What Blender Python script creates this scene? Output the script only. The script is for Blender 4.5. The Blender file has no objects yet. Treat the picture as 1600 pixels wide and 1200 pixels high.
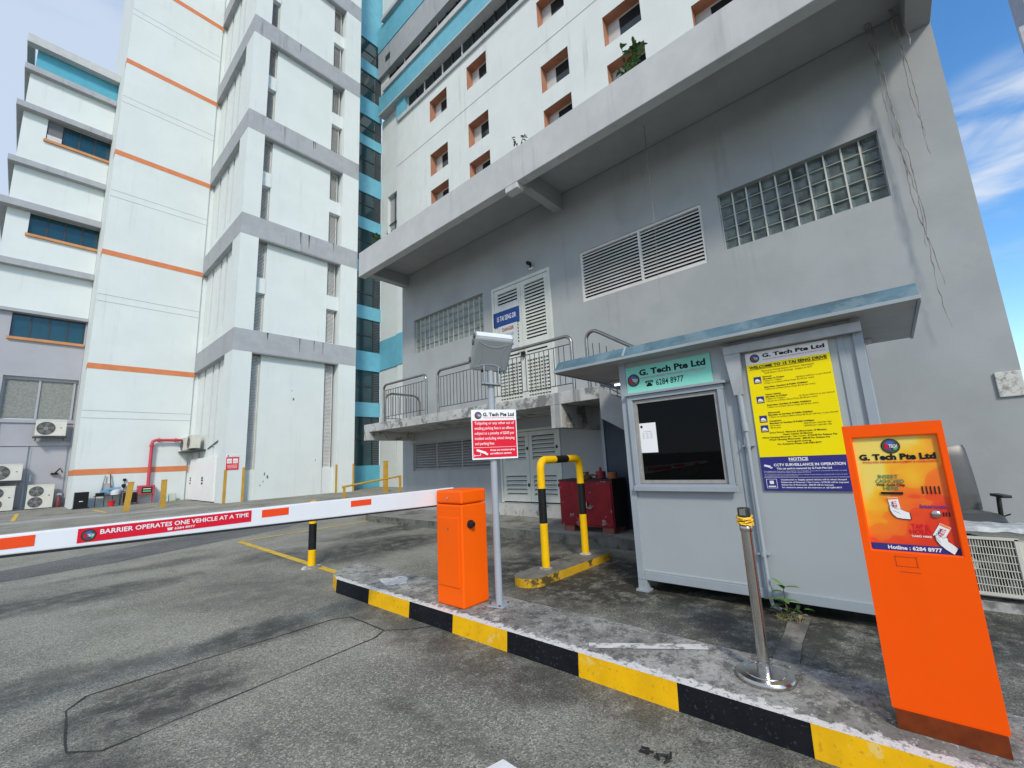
import bpy, bmesh, math, random
from mathutils import Vector, Matrix
R = math.radians
rnd = random.Random(7)
S = bpy.context.scene
COL = S.collection

# ------------------------------------------------------------------ camera
cd = bpy.data.cameras.new('camera'); cam = bpy.data.objects.new('camera', cd); COL.objects.link(cam)
cd.sensor_width = 36; cd.lens = 665.15 / 1600 * 36; cd.clip_start = 0.05; cd.clip_end = 2000
r0 = Vector((0.66239586, -0.74763873, -0.04762416)); r1 = Vector((0.09916984, 0.15051894, -0.98362055)); r2 = Vector((0.74256115, 0.6468233, 0.17384634))
mw = Matrix.Identity(4)
for i in range(3):
    mw[i][0] = r0[i]; mw[i][1] = -r1[i]; mw[i][2] = -r2[i]
mw[2][3] = 1.5
cam.matrix_world = mw
S.camera = cam

# ------------------------------------------------------------------ world, sun, exposure
SUNDIR = Vector((-0.85, -1.0, 1.02)).normalized()      # towards the sun
EL = math.asin(SUNDIR.z)
w = bpy.data.worlds.new('World'); S.world = w; w.use_nodes = True
nt = w.node_tree; N = nt.nodes; L = nt.links
for n in list(N): N.remove(n)
out = N.new('ShaderNodeOutputWorld'); bg = N.new('ShaderNodeBackground'); bg.inputs['Strength'].default_value = 0.10
sky = N.new('ShaderNodeTexSky'); sky.sky_type = 'NISHITA'; sky.sun_disc = False
sky.sun_elevation = EL; sky.sun_rotation = math.atan2(SUNDIR.x, SUNDIR.y)
sky.air_density = 1.0; sky.dust_density = 0.3; sky.ozone_density = 2.0
tc = N.new('ShaderNodeTexCoord')
mp = N.new('ShaderNodeMapping'); mp.inputs['Scale'].default_value = (1.0, 1.3, 2.6); mp.inputs['Rotation'].default_value = (0.3, 0.5, 0.2)
nz = N.new('ShaderNodeTexNoise'); nz.inputs['Scale'].default_value = 2.6; nz.inputs['Detail'].default_value = 9; nz.inputs['Roughness'].default_value = 0.62; nz.inputs['Distortion'].default_value = 0.4
dot = N.new('ShaderNodeVectorMath'); dot.operation = 'DOT_PRODUCT'; dot.inputs[1].default_value = (-0.62, 0.78, 0.0)
ma = N.new('ShaderNodeMath'); ma.operation = 'MULTIPLY_ADD'; ma.inputs[1].default_value = 0.42
mr = N.new('ShaderNodeMapRange'); mr.interpolation_type = 'SMOOTHSTEP'; mr.inputs['From Min'].default_value = 0.30; mr.inputs['From Max'].default_value = 0.68
mr.inputs['To Max'].default_value = 0.93
mx = N.new('ShaderNodeMix'); mx.data_type = 'RGBA'; mx.inputs['B'].default_value = (5.5, 6.4, 7.8, 1)
sat = N.new('ShaderNodeHueSaturation'); sat.inputs['Saturation'].default_value = 1.26; sat.inputs['Value'].default_value = 2.1
L.new(tc.outputs['Generated'], mp.inputs['Vector']); L.new(mp.outputs[0], nz.inputs['Vector'])
L.new(tc.outputs['Generated'], dot.inputs[0]); L.new(dot.outputs['Value'], ma.inputs[0]); L.new(nz.outputs[0], ma.inputs[2])
L.new(ma.outputs[0], mr.inputs['Value']); L.new(mr.outputs[0], mx.inputs['Factor'])
# thin wisps over the right-hand gap
mpw = N.new('ShaderNodeMapping'); mpw.inputs['Rotation'].default_value = (0.0, 0.75, 0.35); mpw.inputs['Scale'].default_value = (4.0, 4.0, 13.0)
nw = N.new('ShaderNodeTexNoise'); nw.inputs['Scale'].default_value = 1.0; nw.inputs['Detail'].default_value = 8; nw.inputs['Roughness'].default_value = 0.52; nw.inputs['Distortion'].default_value = 0.6
dw = N.new('ShaderNodeVectorMath'); dw.operation = 'DOT_PRODUCT'; dw.inputs[1].default_value = Vector((0.898, -0.205, 0.385)).normalized()
rw = N.new('ShaderNodeMapRange'); rw.interpolation_type = 'SMOOTHSTEP'; rw.inputs['From Min'].default_value = 0.9865; rw.inputs['From Max'].default_value = 0.9992
rn = N.new('ShaderNodeMapRange'); rn.interpolation_type = 'SMOOTHSTEP'; rn.inputs['From Min'].default_value = 0.38; rn.inputs['From Max'].default_value = 0.72
mwk = N.new('ShaderNodeMath'); mwk.operation = 'MULTIPLY'; mxw = N.new('ShaderNodeMix'); mxw.data_type = 'RGBA'; mxw.inputs['B'].default_value = (7.2, 7.7, 8.3, 1)
L.new(tc.outputs['Generated'], mpw.inputs['Vector']); L.new(mpw.outputs[0], nw.inputs['Vector']); L.new(tc.outputs['Generated'], dw.inputs[0]); L.new(dw.outputs['Value'], rw.inputs['Value']); L.new(nw.outputs[0], rn.inputs['Value'])
L.new(rw.outputs[0], mwk.inputs[0]); L.new(rn.outputs[0], mwk.inputs[1]); L.new(mwk.outputs[0], mxw.inputs['Factor'])
L.new(sky.outputs[0], sat.inputs['Color']); L.new(sat.outputs[0], mx.inputs['A']); L.new(mx.outputs['Result'], mxw.inputs['A']); L.new(mxw.outputs['Result'], bg.inputs['Color']); L.new(bg.outputs[0], out.inputs[0])

sd = bpy.data.lights.new('sun', 'SUN'); sd.energy = 2.4; sd.angle = R(9); sd.color = (1.0, 0.92, 0.78)
so = bpy.data.objects.new('sun', sd); COL.objects.link(so)
so.rotation_euler = (-SUNDIR).to_track_quat('-Z', 'Y').to_euler(); so.location = (0, 0, 60)
vs = S.view_settings; S.display_settings.display_device = 'sRGB'
vs.view_transform = 'Standard'; vs.look = 'None'; vs.exposure = 0.18; vs.gamma = 1.0; vs.use_curve_mapping = False

# ------------------------------------------------------------------ materials
MATS = {}
def mat(name, col, rough=0.6, metal=0.0, var=0.10, scale=2.0, streak=0.0, scol=None, bump=0.0, bscale=60.0, spec=0.5,
        speck=0.0, speckcol=(0.5, 0.5, 0.48), speckscale=150.0, patch=0.0, patchcol=None, patchscale=1.0, pmin=0.52, pmax=0.62, emit=0.0):
    """procedural paint / concrete: broad tone variation, vertical stains, shaped patches, speckle and bump, all in world space"""
    if name in MATS: return MATS[name]
    m = bpy.data.materials.new(name); m.use_nodes = True; t = m.node_tree; n = t.nodes; l = t.links
    b = n['Principled BSDF']; b.inputs['Roughness'].default_value = rough; b.inputs['Metallic'].default_value = metal
    b.inputs['Specular IOR Level'].default_value = spec
    g = n.new('ShaderNodeNewGeometry')
    c = None
    def rgb(v):
        q = n.new('ShaderNodeRGB'); q.outputs[0].default_value = (*v, 1); return q.outputs[0]
    def mixc(a, bb, f):
        q = n.new('ShaderNodeMix'); q.data_type = 'RGBA'; l.new(a, q.inputs['A']); l.new(bb, q.inputs['B']); l.new(f, q.inputs['Factor']); return q.outputs['Result']
    def noise(sc, det=5, vec=None, ro=0.6):
        q = n.new('ShaderNodeTexNoise'); q.inputs['Scale'].default_value = sc; q.inputs['Detail'].default_value = det; q.inputs['Roughness'].default_value = ro
        l.new(vec or g.outputs['Position'], q.inputs['Vector']); return q.outputs[0]
    def rng(v, a, bb, c0=0.0, c1=1.0):
        q = n.new('ShaderNodeMapRange'); q.interpolation_type = 'SMOOTHSTEP'
        q.inputs['From Min'].default_value = a; q.inputs['From Max'].default_value = bb; q.inputs['To Min'].default_value = c0; q.inputs['To Max'].default_value = c1
        l.new(v, q.inputs['Value']); return q.outputs[0]
    lo = tuple(x * (1 - var) for x in col); hi = tuple(min(1, x * (1 + var * 0.8)) for x in col)
    c = mixc(rgb(lo), rgb(hi), rng(noise(scale), 0.3, 0.7))
    if streak:
        mpn = n.new('ShaderNodeMapping'); mpn.inputs['Scale'].default_value = (3.2, 3.2, 0.16); l.new(g.outputs['Position'], mpn.inputs['Vector'])
        s1 = rng(noise(1.0, 6, mpn.outputs[0], 0.65), 0.52, 0.78)
        mul = n.new('ShaderNodeMath'); mul.operation = 'MULTIPLY'; l.new(s1, mul.inputs[0]); l.new(rng(noise(0.5, 3), 0.38, 0.7), mul.inputs[1])
        m2 = n.new('ShaderNodeMath'); m2.operation = 'MULTIPLY'; m2.inputs[1].default_value = streak; l.new(mul.outputs[0], m2.inputs[0])
        c = mixc(c, rgb(scol or tuple(x * 0.45 for x in col)), m2.outputs[0])
    if patch:
        c = mixc(c, rgb(patchcol or tuple(x * 0.4 for x in col)), rng(noise(patchscale, 7, None, 0.68), pmin, pmax, 0, patch))
    if speck:
        c = mixc(c, rgb(speckcol), rng(noise(speckscale, 2), 0.60, 0.70, 0, speck))
    l.new(c, b.inputs['Base Color'])
    if bump:
        bp = n.new('ShaderNodeBump'); bp.inputs['Strength'].default_value = bump; bp.inputs['Distance'].default_value = 0.01
        l.new(noise(bscale, 4), bp.inputs['Height']); l.new(bp.outputs[0], b.inputs['Normal'])
    if emit:
        b.inputs['Emission Color'].default_value = (1, 1, 1, 1); b.inputs['Emission Strength'].default_value = emit
    MATS[name] = m
    return m
M = mat
WHITE = M('white_wall_paint', (0.640, 0.685, 0.668), 0.75, var=0.03, scale=0.7, streak=0.55, scol=(0.42, 0.43, 0.40), bump=0.10, bscale=28)
WHITE2 = M('white_facade_paint', (0.640, 0.675, 0.655), 0.75, var=0.035, scale=0.7, streak=0.65, scol=(0.40, 0.40, 0.37), bump=0.08, bscale=22)
GREYB = M('grey_band_paint', (0.35, 0.365, 0.38), 0.7, var=0.07, streak=0.95, scol=(0.12, 0.12, 0.125), bump=0.1)
GREYW = M('grey_wall_paint', (0.345, 0.362, 0.366), 0.8, var=0.09, scale=0.8, streak=0.55, scol=(0.17, 0.17, 0.17), bump=0.12, bscale=30, patch=0.22, patchcol=(0.41, 0.41, 0.40), patchscale=0.7)
FASC = M('grey_fascia_paint', (0.49, 0.50, 0.495), 0.8, var=0.07, streak=0.8, scol=(0.20, 0.20, 0.20), bump=0.12)
SOFF = M('soffit_paint', (0.34, 0.35, 0.35), 0.85, var=0.10, scale=0.9, patch=0.3, patchcol=(0.25, 0.25, 0.24), patchscale=0.9)
CYAN = M('cyan_paint', (0.14, 0.41, 0.52), 0.5, var=0.08, streak=0.5, scol=(0.20, 0.42, 0.48))
TEAL = M('teal_panel', (0.09, 0.36, 0.46), 0.35, var=0.06, streak=0.3, scol=(0.15, 0.38, 0.44))
ORAS = M('orange_stripe_paint', (0.62, 0.20, 0.07), 0.6, var=0.08)
ORAW = M('orange_reveal_paint', (0.42, 0.205, 0.13), 0.75, spec=0.2, var=0.12, streak=0.4, scol=(0.35, 0.15, 0.09))
ORAL = M('orange_sill_paint', (0.55, 0.24, 0.09), 0.65, var=0.10)
GLASS = M('dark_glazing', (0.012, 0.022, 0.026), 0.04, var=0.2, spec=0.6)
TGLASS = M('teal_glazing', (0.010, 0.055, 0.075), 0.05, var=0.15, scale=0.6, spec=0.6)
FRAME = M('dark_window_frame', (0.03, 0.035, 0.04), 0.45, var=0.1)
LFRAME = M('light_window_frame', (0.55, 0.56, 0.55), 0.5)
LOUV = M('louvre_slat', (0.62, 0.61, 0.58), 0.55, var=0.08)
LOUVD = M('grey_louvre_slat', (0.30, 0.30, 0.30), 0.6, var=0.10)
DARK = M('dark_void', (0.012, 0.012, 0.013), 0.9)
DOORP = M('cream_door_paint', (0.60, 0.62, 0.57), 0.5, var=0.06, streak=0.4, scol=(0.42, 0.41, 0.36))
DOORW = M('white_door_paint', (0.82, 0.82, 0.80), 0.45, var=0.03)
GBLOCK = M('glass_block', (0.22, 0.25, 0.23), 0.12, var=0.3, scale=4.5, spec=0.6)
GBLOCK2 = M('glass_block_dark', (0.085, 0.11, 0.103), 0.12, var=0.5, scale=3.5, spec=0.5)
MORT = M('block_mortar', (0.55, 0.56, 0.50), 0.8)
STEEL = M('stainless_steel', (0.52, 0.50, 0.47), 0.22, 1.0, var=0.06, scale=20)
STEELD = M('weathered_steel_tube', (0.30, 0.28, 0.26), 0.30, 1.0, var=0.15, scale=6)
BALU = M('baluster_steel', (0.13, 0.12, 0.12), 0.4, 0.8, var=0.15)
MOULD = M('mouldy_concrete', (0.46, 0.46, 0.44), 0.9, var=0.15, streak=0.95, scol=(0.06, 0.06, 0.055), patch=0.75, patchcol=(0.10, 0.10, 0.09), patchscale=3.0, pmin=0.50, pmax=0.60, bump=0.4)
CONC = M('platform_concrete', (0.25, 0.245, 0.22), 0.9, var=0.2, scale=3, patch=0.75, patchcol=(0.085, 0.085, 0.075), patchscale=1.6, pmin=0.48, pmax=0.62, speck=0.4, speckcol=(0.36, 0.35, 0.32), speckscale=70, bump=0.4)
CURBF = M('mossy_curb', (0.13, 0.13, 0.11), 0.95, var=0.3, scale=5, patch=0.7, patchcol=(0.045, 0.045, 0.04), patchscale=4, bump=0.5, speck=0.35, speckcol=(0.28, 0.27, 0.24), speckscale=60)
ORANGE = M('orange_cabinet_paint', (0.94, 0.118, 0.0), 0.5, var=0.03, bump=0.02, bscale=200, spec=0.18, streak=0.22, scol=(0.62, 0.07, 0.0))
ORANGE2 = M('kiosk_orange_paint', (0.92, 0.092, 0.0), 0.55, var=0.04, scale=1.5, bump=0.08, bscale=260, spec=0.15, streak=0.22, scol=(0.60, 0.055, 0.0))
ORANGED = M('kiosk_plinth_shade', (0.16, 0.030, 0.006), 0.8, var=0.25, scale=12, spec=0.2)  # plinth orange darkened, shadow of the recess put into the colour
YELLOW = M('yellow_paint', (0.84, 0.49, 0.004), 0.45, var=0.06, scale=6, spec=0.18)
YELLOWK = M('worn_yellow_paint', (0.80, 0.44, 0.004), 0.6, var=0.10, scale=5, patch=0.6, patchcol=(0.72, 0.58, 0.22), patchscale=6, pmin=0.60, pmax=0.66, speck=0.4, speckcol=(0.22, 0.15, 0.03), speckscale=30, streak=0.5, scol=(0.40, 0.22, 0.02), spec=0.18)
YELLOWM = M('mouldy_yellow_paint', (0.62, 0.36, 0.02), 0.75, var=0.2, scale=5, patch=0.95, patchcol=(0.06, 0.05, 0.025), patchscale=5, pmin=0.49, pmax=0.58, spec=0.18)
YELLOWD = M('dull_yellow_paint', (0.50, 0.30, 0.05), 0.65, var=0.12, spec=0.18)
BLACK = M('black_paint', (0.010, 0.010, 0.011), 0.5, spec=0.25, var=0.15, scale=6)
BLACKK = M('kerb_black_paint', (0.008, 0.009, 0.012), 0.7, spec=0.15, var=0.3, scale=5, speck=0.25, speckcol=(0.12, 0.12, 0.12), speckscale=50)
RUBBER = M('black_rubber', (0.012, 0.012, 0.012), 0.7)
ARMW = M('white_arm_enamel', (0.78, 0.79, 0.80), 0.3, var=0.03)
REFL = M('red_orange_reflector', (0.85, 0.075, 0.015), 0.4, var=0.05, spec=0.18)
SRED = M('sign_red', (0.70, 0.012, 0.035), 0.4, var=0.03, spec=0.18)
SWHITE = M('sign_white', (0.80, 0.80, 0.80), 0.45, var=0.02, spec=0.18)
SBLACK = M('sign_black', (0.012, 0.012, 0.014), 0.45, spec=0.18)
SYEL = M('sign_yellow', (0.88, 0.72, 0.0), 0.4, var=0.02, spec=0.18)
SNAVY = M('sign_navy', (0.035, 0.035, 0.20), 0.4, var=0.03, spec=0.18)
SMINT = M('sign_mint', (0.24, 0.66, 0.55), 0.4, var=0.04, spec=0.18)
SBLUE = M('sign_blue', (0.02, 0.06, 0.24), 0.45, spec=0.18)
SGREEN = M('logo_green', (0.08, 0.40, 0.12), 0.45)
SLBLUE = M('logo_blue', (0.04, 0.12, 0.50), 0.45)
SPURP = M('poster_purple', (0.16, 0.02, 0.22), 0.45)
SOLIVE = M('poster_olive', (0.10, 0.22, 0.09), 0.45)
BOOTH = M('booth_grey_paint', (0.355, 0.395, 0.415), 0.42, var=0.035, scale=1.3, streak=0.22, scol=(0.24, 0.27, 0.29), bump=0.03)
BOOTHT = M('booth_trim_paint', (0.31, 0.355, 0.39), 0.45, var=0.06, scale=3, streak=0.3, scol=(0.22, 0.24, 0.26))
GUTT = M('galvanised_gutter', (0.40, 0.42, 0.43), 0.5, 0.3, var=0.12, scale=5, streak=0.8, scol=(0.24, 0.25, 0.25))
ROOFB = M('blue_roof_sheet', (0.085, 0.15, 0.185), 0.6, var=0.28, scale=2.3, patch=0.45, patchcol=(0.20, 0.26, 0.28), patchscale=2.6, spec=0.25)
ROOFE = M('roof_edge_trim', (0.30, 0.34, 0.36), 0.5)
SOFB = M('booth_soffit', (0.40, 0.41, 0.42), 0.7)
POLEG = M('grey_pole_paint', (0.33, 0.36, 0.40), 0.42, var=0.04)
ANT = M('antenna_plastic', (0.34, 0.37, 0.38), 0.5, var=0.04)
REDP = M('red_pipe_paint', (0.50, 0.05, 0.075), 0.5, var=0.08)
REDC = M('worn_red_cabinet', (0.25, 0.004, 0.012), 0.5, var=0.25, scale=3, patch=0.85, patchcol=(0.36, 0.31, 0.29), patchscale=5.5, pmin=0.60, pmax=0.66, streak=0.9, scol=(0.09, 0.012, 0.012), spec=0.3)
BLKC = M('cabinet_black_side_shade', (0.012, 0.011, 0.011), 0.7, var=0.3, speck=0.3, speckcol=(0.07, 0.05, 0.05), speckscale=60)  # black of the cabinet top; on its side it paints shade
BRICK = M('red_brick', (0.26, 0.09, 0.06), 0.9, var=0.2, scale=12)
RUST = M('rusty_metal', (0.16, 0.065, 0.03), 0.8, 0.3, var=0.4, scale=10)
ACW = M('aircon_casing', (0.60, 0.59, 0.52), 0.5, var=0.06, streak=0.4, scol=(0.42, 0.40, 0.34))
ACG = M('aircon_grille', (0.15, 0.15, 0.14), 0.5)
ACF = M('aircon_fan', (0.05, 0.05, 0.05), 0.5)
LEATHER = M('black_leather', (0.060, 0.060, 0.058), 0.36, var=0.15, bump=0.05)
PLAST = M('black_plastic', (0.015, 0.015, 0.016), 0.45)
LEAF = M('leaf_green', (0.085, 0.19, 0.035), 0.5, var=0.35, scale=9)
LEAFD = M('leaf_dark', (0.035, 0.085, 0.02), 0.55, var=0.35, scale=7)
LEAFY = M('leaf_dry', (0.22, 0.17, 0.07), 0.7, var=0.3, scale=9)
STEM = M('plant_stem', (0.08, 0.075, 0.035), 0.8)
VINE = M('dry_root', (0.27, 0.26, 0.24), 0.9, var=0.35, scale=6)
PAPER = M('white_paper', (0.80, 0.81, 0.82), 0.6)
PGREY = M('printed_grey', (0.35, 0.35, 0.36), 0.6)
NAVYD = M('dark_partition', (0.022, 0.035, 0.055), 0.5, var=0.2)
PLWH = M('white_plastic', (0.72, 0.74, 0.76), 0.4)
BLUEC = M('blue_plastic', (0.16, 0.36, 0.55), 0.45)
REDB = M('red_plastic', (0.62, 0.02, 0.03), 0.4)
MESHP = M('mesh_panel', (0.23, 0.24, 0.22), 0.8, var=0.2, scale=9)
ANNEXG = M('annex_grey_paint', (0.37, 0.37, 0.40), 0.7, var=0.06, scale=0.5, streak=0.3, scol=(0.28, 0.28, 0.30))
GLATE = M('fluorescent_tube', (0.9, 0.9, 0.9), 0.4, emit=2.5)

def asphalt(name, base, darkcol, seed, stains=()):
    m = bpy.data.materials.new(name); m.use_nodes = True; t = m.node_tree; n = t.nodes; l = t.links
    b = n['Principled BSDF']; b.inputs['Roughness'].default_value = 0.82; b.inputs['Specular IOR Level'].default_value = 0.35
    g = n.new('ShaderNodeNewGeometry')
    mpn = n.new('ShaderNodeMapping'); mpn.inputs['Location'].default_value = (seed, seed * 2, 0); l.new(g.outputs['Position'], mpn.inputs['Vector'])
    P = mpn.outputs[0]
    def noise(sc, det=5, ro=0.6, vec=P):
        q = n.new('ShaderNodeTexNoise'); q.inputs['Scale'].default_value = sc; q.inputs['Detail'].default_value = det; q.inputs['Roughness'].default_value = ro
        l.new(vec, q.inputs['Vector']); return q.outputs[0]
    def rng(v, a, bb, c0=0.0, c1=1.0):
        q = n.new('ShaderNodeMapRange'); q.interpolation_type = 'SMOOTHSTEP'
        q.inputs['From Min'].default_value = a; q.inputs['From Max'].default_value = bb; q.inputs['To Min'].default_value = c0; q.inputs['To Max'].default_value = c1
        l.new(v, q.inputs['Value']); return q.outputs[0]
    def mixc(a, bb, f, mode='MIX'):
        q = n.new('ShaderNodeMix'); q.data_type = 'RGBA'; q.blend_type = mode
        for s, k in ((a, 'A'), (bb, 'B')):
            if isinstance(s, tuple): q.inputs[k].default_value = (*s, 1)
            else: l.new(s, q.inputs[k])
        if isinstance(f, float): q.inputs['Factor'].default_value = f
        else: l.new(f, q.inputs['Factor'])
        return q.outputs['Result']
    # stretched along the driving direction: oil and water stains
    mp2 = n.new('ShaderNodeMapping'); mp2.inputs['Scale'].default_value = (0.85, 0.42, 1); mp2.inputs['Rotation'].default_value = (0, 0, 0.25); l.new(P, mp2.inputs['Vector'])
    c = mixc(tuple(x * 0.66 for x in base), tuple(x * 1.16 for x in base), rng(noise(0.6, 7, 0.66), 0.34, 0.64))
    stain = rng(noise(1.0, 8, 0.66, mp2.outputs[0]), 0.56, 0.72, 0, 0.55)
    def mth(op, a, bb):
        q = n.new('ShaderNodeMath'); q.operation = op
        for i_, s_ in enumerate((a, bb)):
            if isinstance(s_, (int, float)): q.inputs[i_].default_value = s_
            else: l.new(s_, q.inputs[i_])
        return q.outputs[0]
    nd = n.new('ShaderNodeTexNoise'); nd.inputs['Scale'].default_value = 1.6; nd.inputs['Detail'].default_value = 6; l.new(g.outputs['Position'], nd.inputs['Vector'])
    wv = n.new('ShaderNodeVectorMath'); wv.operation = 'MULTIPLY_ADD'; wv.inputs[1].default_value = (0.9, 0.9, 0); l.new(nd.outputs['Color'], wv.inputs[0]); l.new(g.outputs['Position'], wv.inputs[2])
    brk = rng(noise(4.2, 9, 0.78), 0.36, 0.56, 0.30, 1.0)
    for (cx, cy, rx, ry, st) in stains:
        q = n.new('ShaderNodeMapping'); q.vector_type = 'POINT'; q.inputs['Location'].default_value = (-(cx + .45) / rx, -(cy + .45) / ry, 0); q.inputs['Scale'].default_value = (1 / rx, 1 / ry, 0); l.new(wv.outputs[0], q.inputs['Vector'])
        ln = n.new('ShaderNodeVectorMath'); ln.operation = 'LENGTH'; l.new(q.outputs[0], ln.inputs[0])
        stain = mth('MAXIMUM', stain, mth('MULTIPLY', rng(ln.outputs['Value'], 1.15, 0.35, 0, st) if False else rng(mth('SUBTRACT', 1.25, ln.outputs['Value']), 0.0, 0.85, 0, st), brk))
    c = mixc(c, tuple(x * 0.6 for x in base), rng(noise(5.5, 6, 0.7), 0.55, 0.72, 0, 0.5))
    # aggregate: bright and dark stones
    v = n.new('ShaderNodeTexVoronoi'); v.inputs['Scale'].default_value = 115; l.new(P, v.inputs['Vector'])
    sep = n.new('ShaderNodeSeparateColor'); l.new(v.outputs['Color'], sep.inputs[0])
    c = mixc(c, tuple(min(1, x * 2.4) for x in base), rng(sep.outputs[0], 0.60, 0.98, 0, 0.52))
    c = mixc(c, tuple(x * 0.22 for x in base), rng(sep.outputs[1], 0.55, 0.95, 0, 0.62))
    c = mixc(c, (0.50, 0.48, 0.42), rng(noise(48, 2), 0.715, 0.74, 0, 0.7))
    c = mixc(c, darkcol, mth('MINIMUM', mth('MULTIPLY', stain, 1.12), 0.93))
    l.new(c, b.inputs['Base Color'])
    bp = n.new('ShaderNodeBump'); bp.inputs['Strength'].default_value = 0.55; bp.inputs['Distance'].default_value = 0.006
    l.new(v.outputs['Distance'], bp.inputs['Height']); l.new(bp.outputs[0], b.inputs['Normal'])
    rr = rng(stain, 0, 0.8, 0.85, 0.58); l.new(rr, b.inputs['Roughness'])
    MATS[name] = m; return m
STAINS = [(0.78, 4.0, 0.6, 0.5, .80), (0.35, 3.3, 0.45, 0.45, .7), (1.55, 4.75, 0.7, 0.32, .75), (0.3, 5.0, 0.7, 0.3, .6), (0.4, 8.3, 1.6, 0.6, .75), (2.3, 6.3, 0.9, 1.2, .45), (2.62, 2.2, 0.42, 4.2, .60), (4.9, 3.0, 1.5, 2.2, .95), (4.3, 0.8, 1.1, 1.6, .80),
          (4.6, 7.6, 1.7, 1.0, .85), (6.0, 9.2, 1.8, .6, .8), (5.2, -0.6, 1.2, 1.2, .8), (3.2, 8.6, .8, .6, .7), (1.6, 9.7, 1.4, .3, .45), (2.0, 1.2, .9, .35, .35), (6.2, 5.6, .8, 2.5, .7)]
ASPH = asphalt('asphalt_worn', (0.250, 0.243, 0.203), (0.026, 0.025, 0.020), 3.3, STAINS)
ASPHD = asphalt('asphalt_patch_dark', (0.135, 0.136, 0.130), (0.05, 0.05, 0.046), 9.1)
ASPHL = asphalt('asphalt_patch_light', (0.32, 0.315, 0.285), (0.14, 0.14, 0.13), 5.7)

def strip_top():
    m = bpy.data.materials.new('kerb_top_concrete'); m.use_nodes = True; t = m.node_tree; n = t.nodes; l = t.links
    b = n['Principled BSDF']; b.inputs['Roughness'].default_value = 0.9
    g = n.new('ShaderNodeNewGeometry'); sx = n.new('ShaderNodeSeparateXYZ'); l.new(g.outputs['Position'], sx.inputs[0])
    def noise(sc, det=6, ro=0.65):
        q = n.new('ShaderNodeTexNoise'); q.inputs['Scale'].default_value = sc; q.inputs['Detail'].default_value = det; q.inputs['Roughness'].default_value = ro
        l.new(g.outputs['Position'], q.inputs['Vector']); return q.outputs[0]
    def rng(v, a, bb, c0=0.0, c1=1.0):
        q = n.new('ShaderNodeMapRange'); q.interpolation_type = 'SMOOTHSTEP'
        q.inputs['From Min'].default_value = a; q.inputs['From Max'].default_value = bb; q.inputs['To Min'].default_value = c0; q.inputs['To Max'].default_value = c1
        l.new(v, q.inputs['Value']); return q.outputs[0]
    def mixc(a, bb, f):
        q = n.new('ShaderNodeMix'); q.data_type = 'RGBA'
        for s, k in ((a, 'A'), (bb, 'B')):
            if isinstance(s, tuple): q.inputs[k].default_value = (*s, 1)
            else: l.new(s, q.inputs[k])
        l.new(f, q.inputs['Factor']); return q.outputs['Result']
    c = mixc((0.17, 0.165, 0.148), (0.40, 0.39, 0.355), rng(noise(2.2), 0.32, 0.68))
    c = mixc(c, (0.06, 0.058, 0.052), rng(noise(11, 9, 0.8), 0.47, 0.60, 0, 0.82))
    c = mixc(c, (0.05, 0.05, 0.045), rng(noise(1.3, 6), 0.57, 0.68, 0, 0.7))
    c = mixc(c, (0.50, 0.49, 0.46), rng(noise(38, 4, 0.7), 0.57, 0.66, 0, 0.75))
    # chipped white edge paint along the road side
    ad = n.new('ShaderNodeMath'); ad.operation = 'MULTIPLY_ADD'; ad.inputs[1].default_value = 0.20; l.new(noise(14, 5), ad.inputs[0])
    l.new(sx.outputs[0], ad.inputs[2])
    c = mixc((0.66, 0.65, 0.62), c, rng(ad.outputs[0], 2.86, 2.885))
    c = mixc(c, (0.16, 0.155, 0.14), rng(noise(26, 6, 0.75), 0.54, 0.60, 0, 0.75))
    c = mixc(c, (0.62, 0.61, 0.58), rng(noise(1.9, 7, 0.7), 0.63, 0.66, 0, 0.75))
    l.new(c, b.inputs['Base Color'])
    bp = n.new('ShaderNodeBump'); bp.inputs['Strength'].default_value = 0.5; bp.inputs['Distance'].default_value = 0.01; l.new(noise(60, 5), bp.inputs['Height']); l.new(bp.outputs[0], b.inputs['Normal'])
    return m
KTOP = strip_top()

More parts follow.
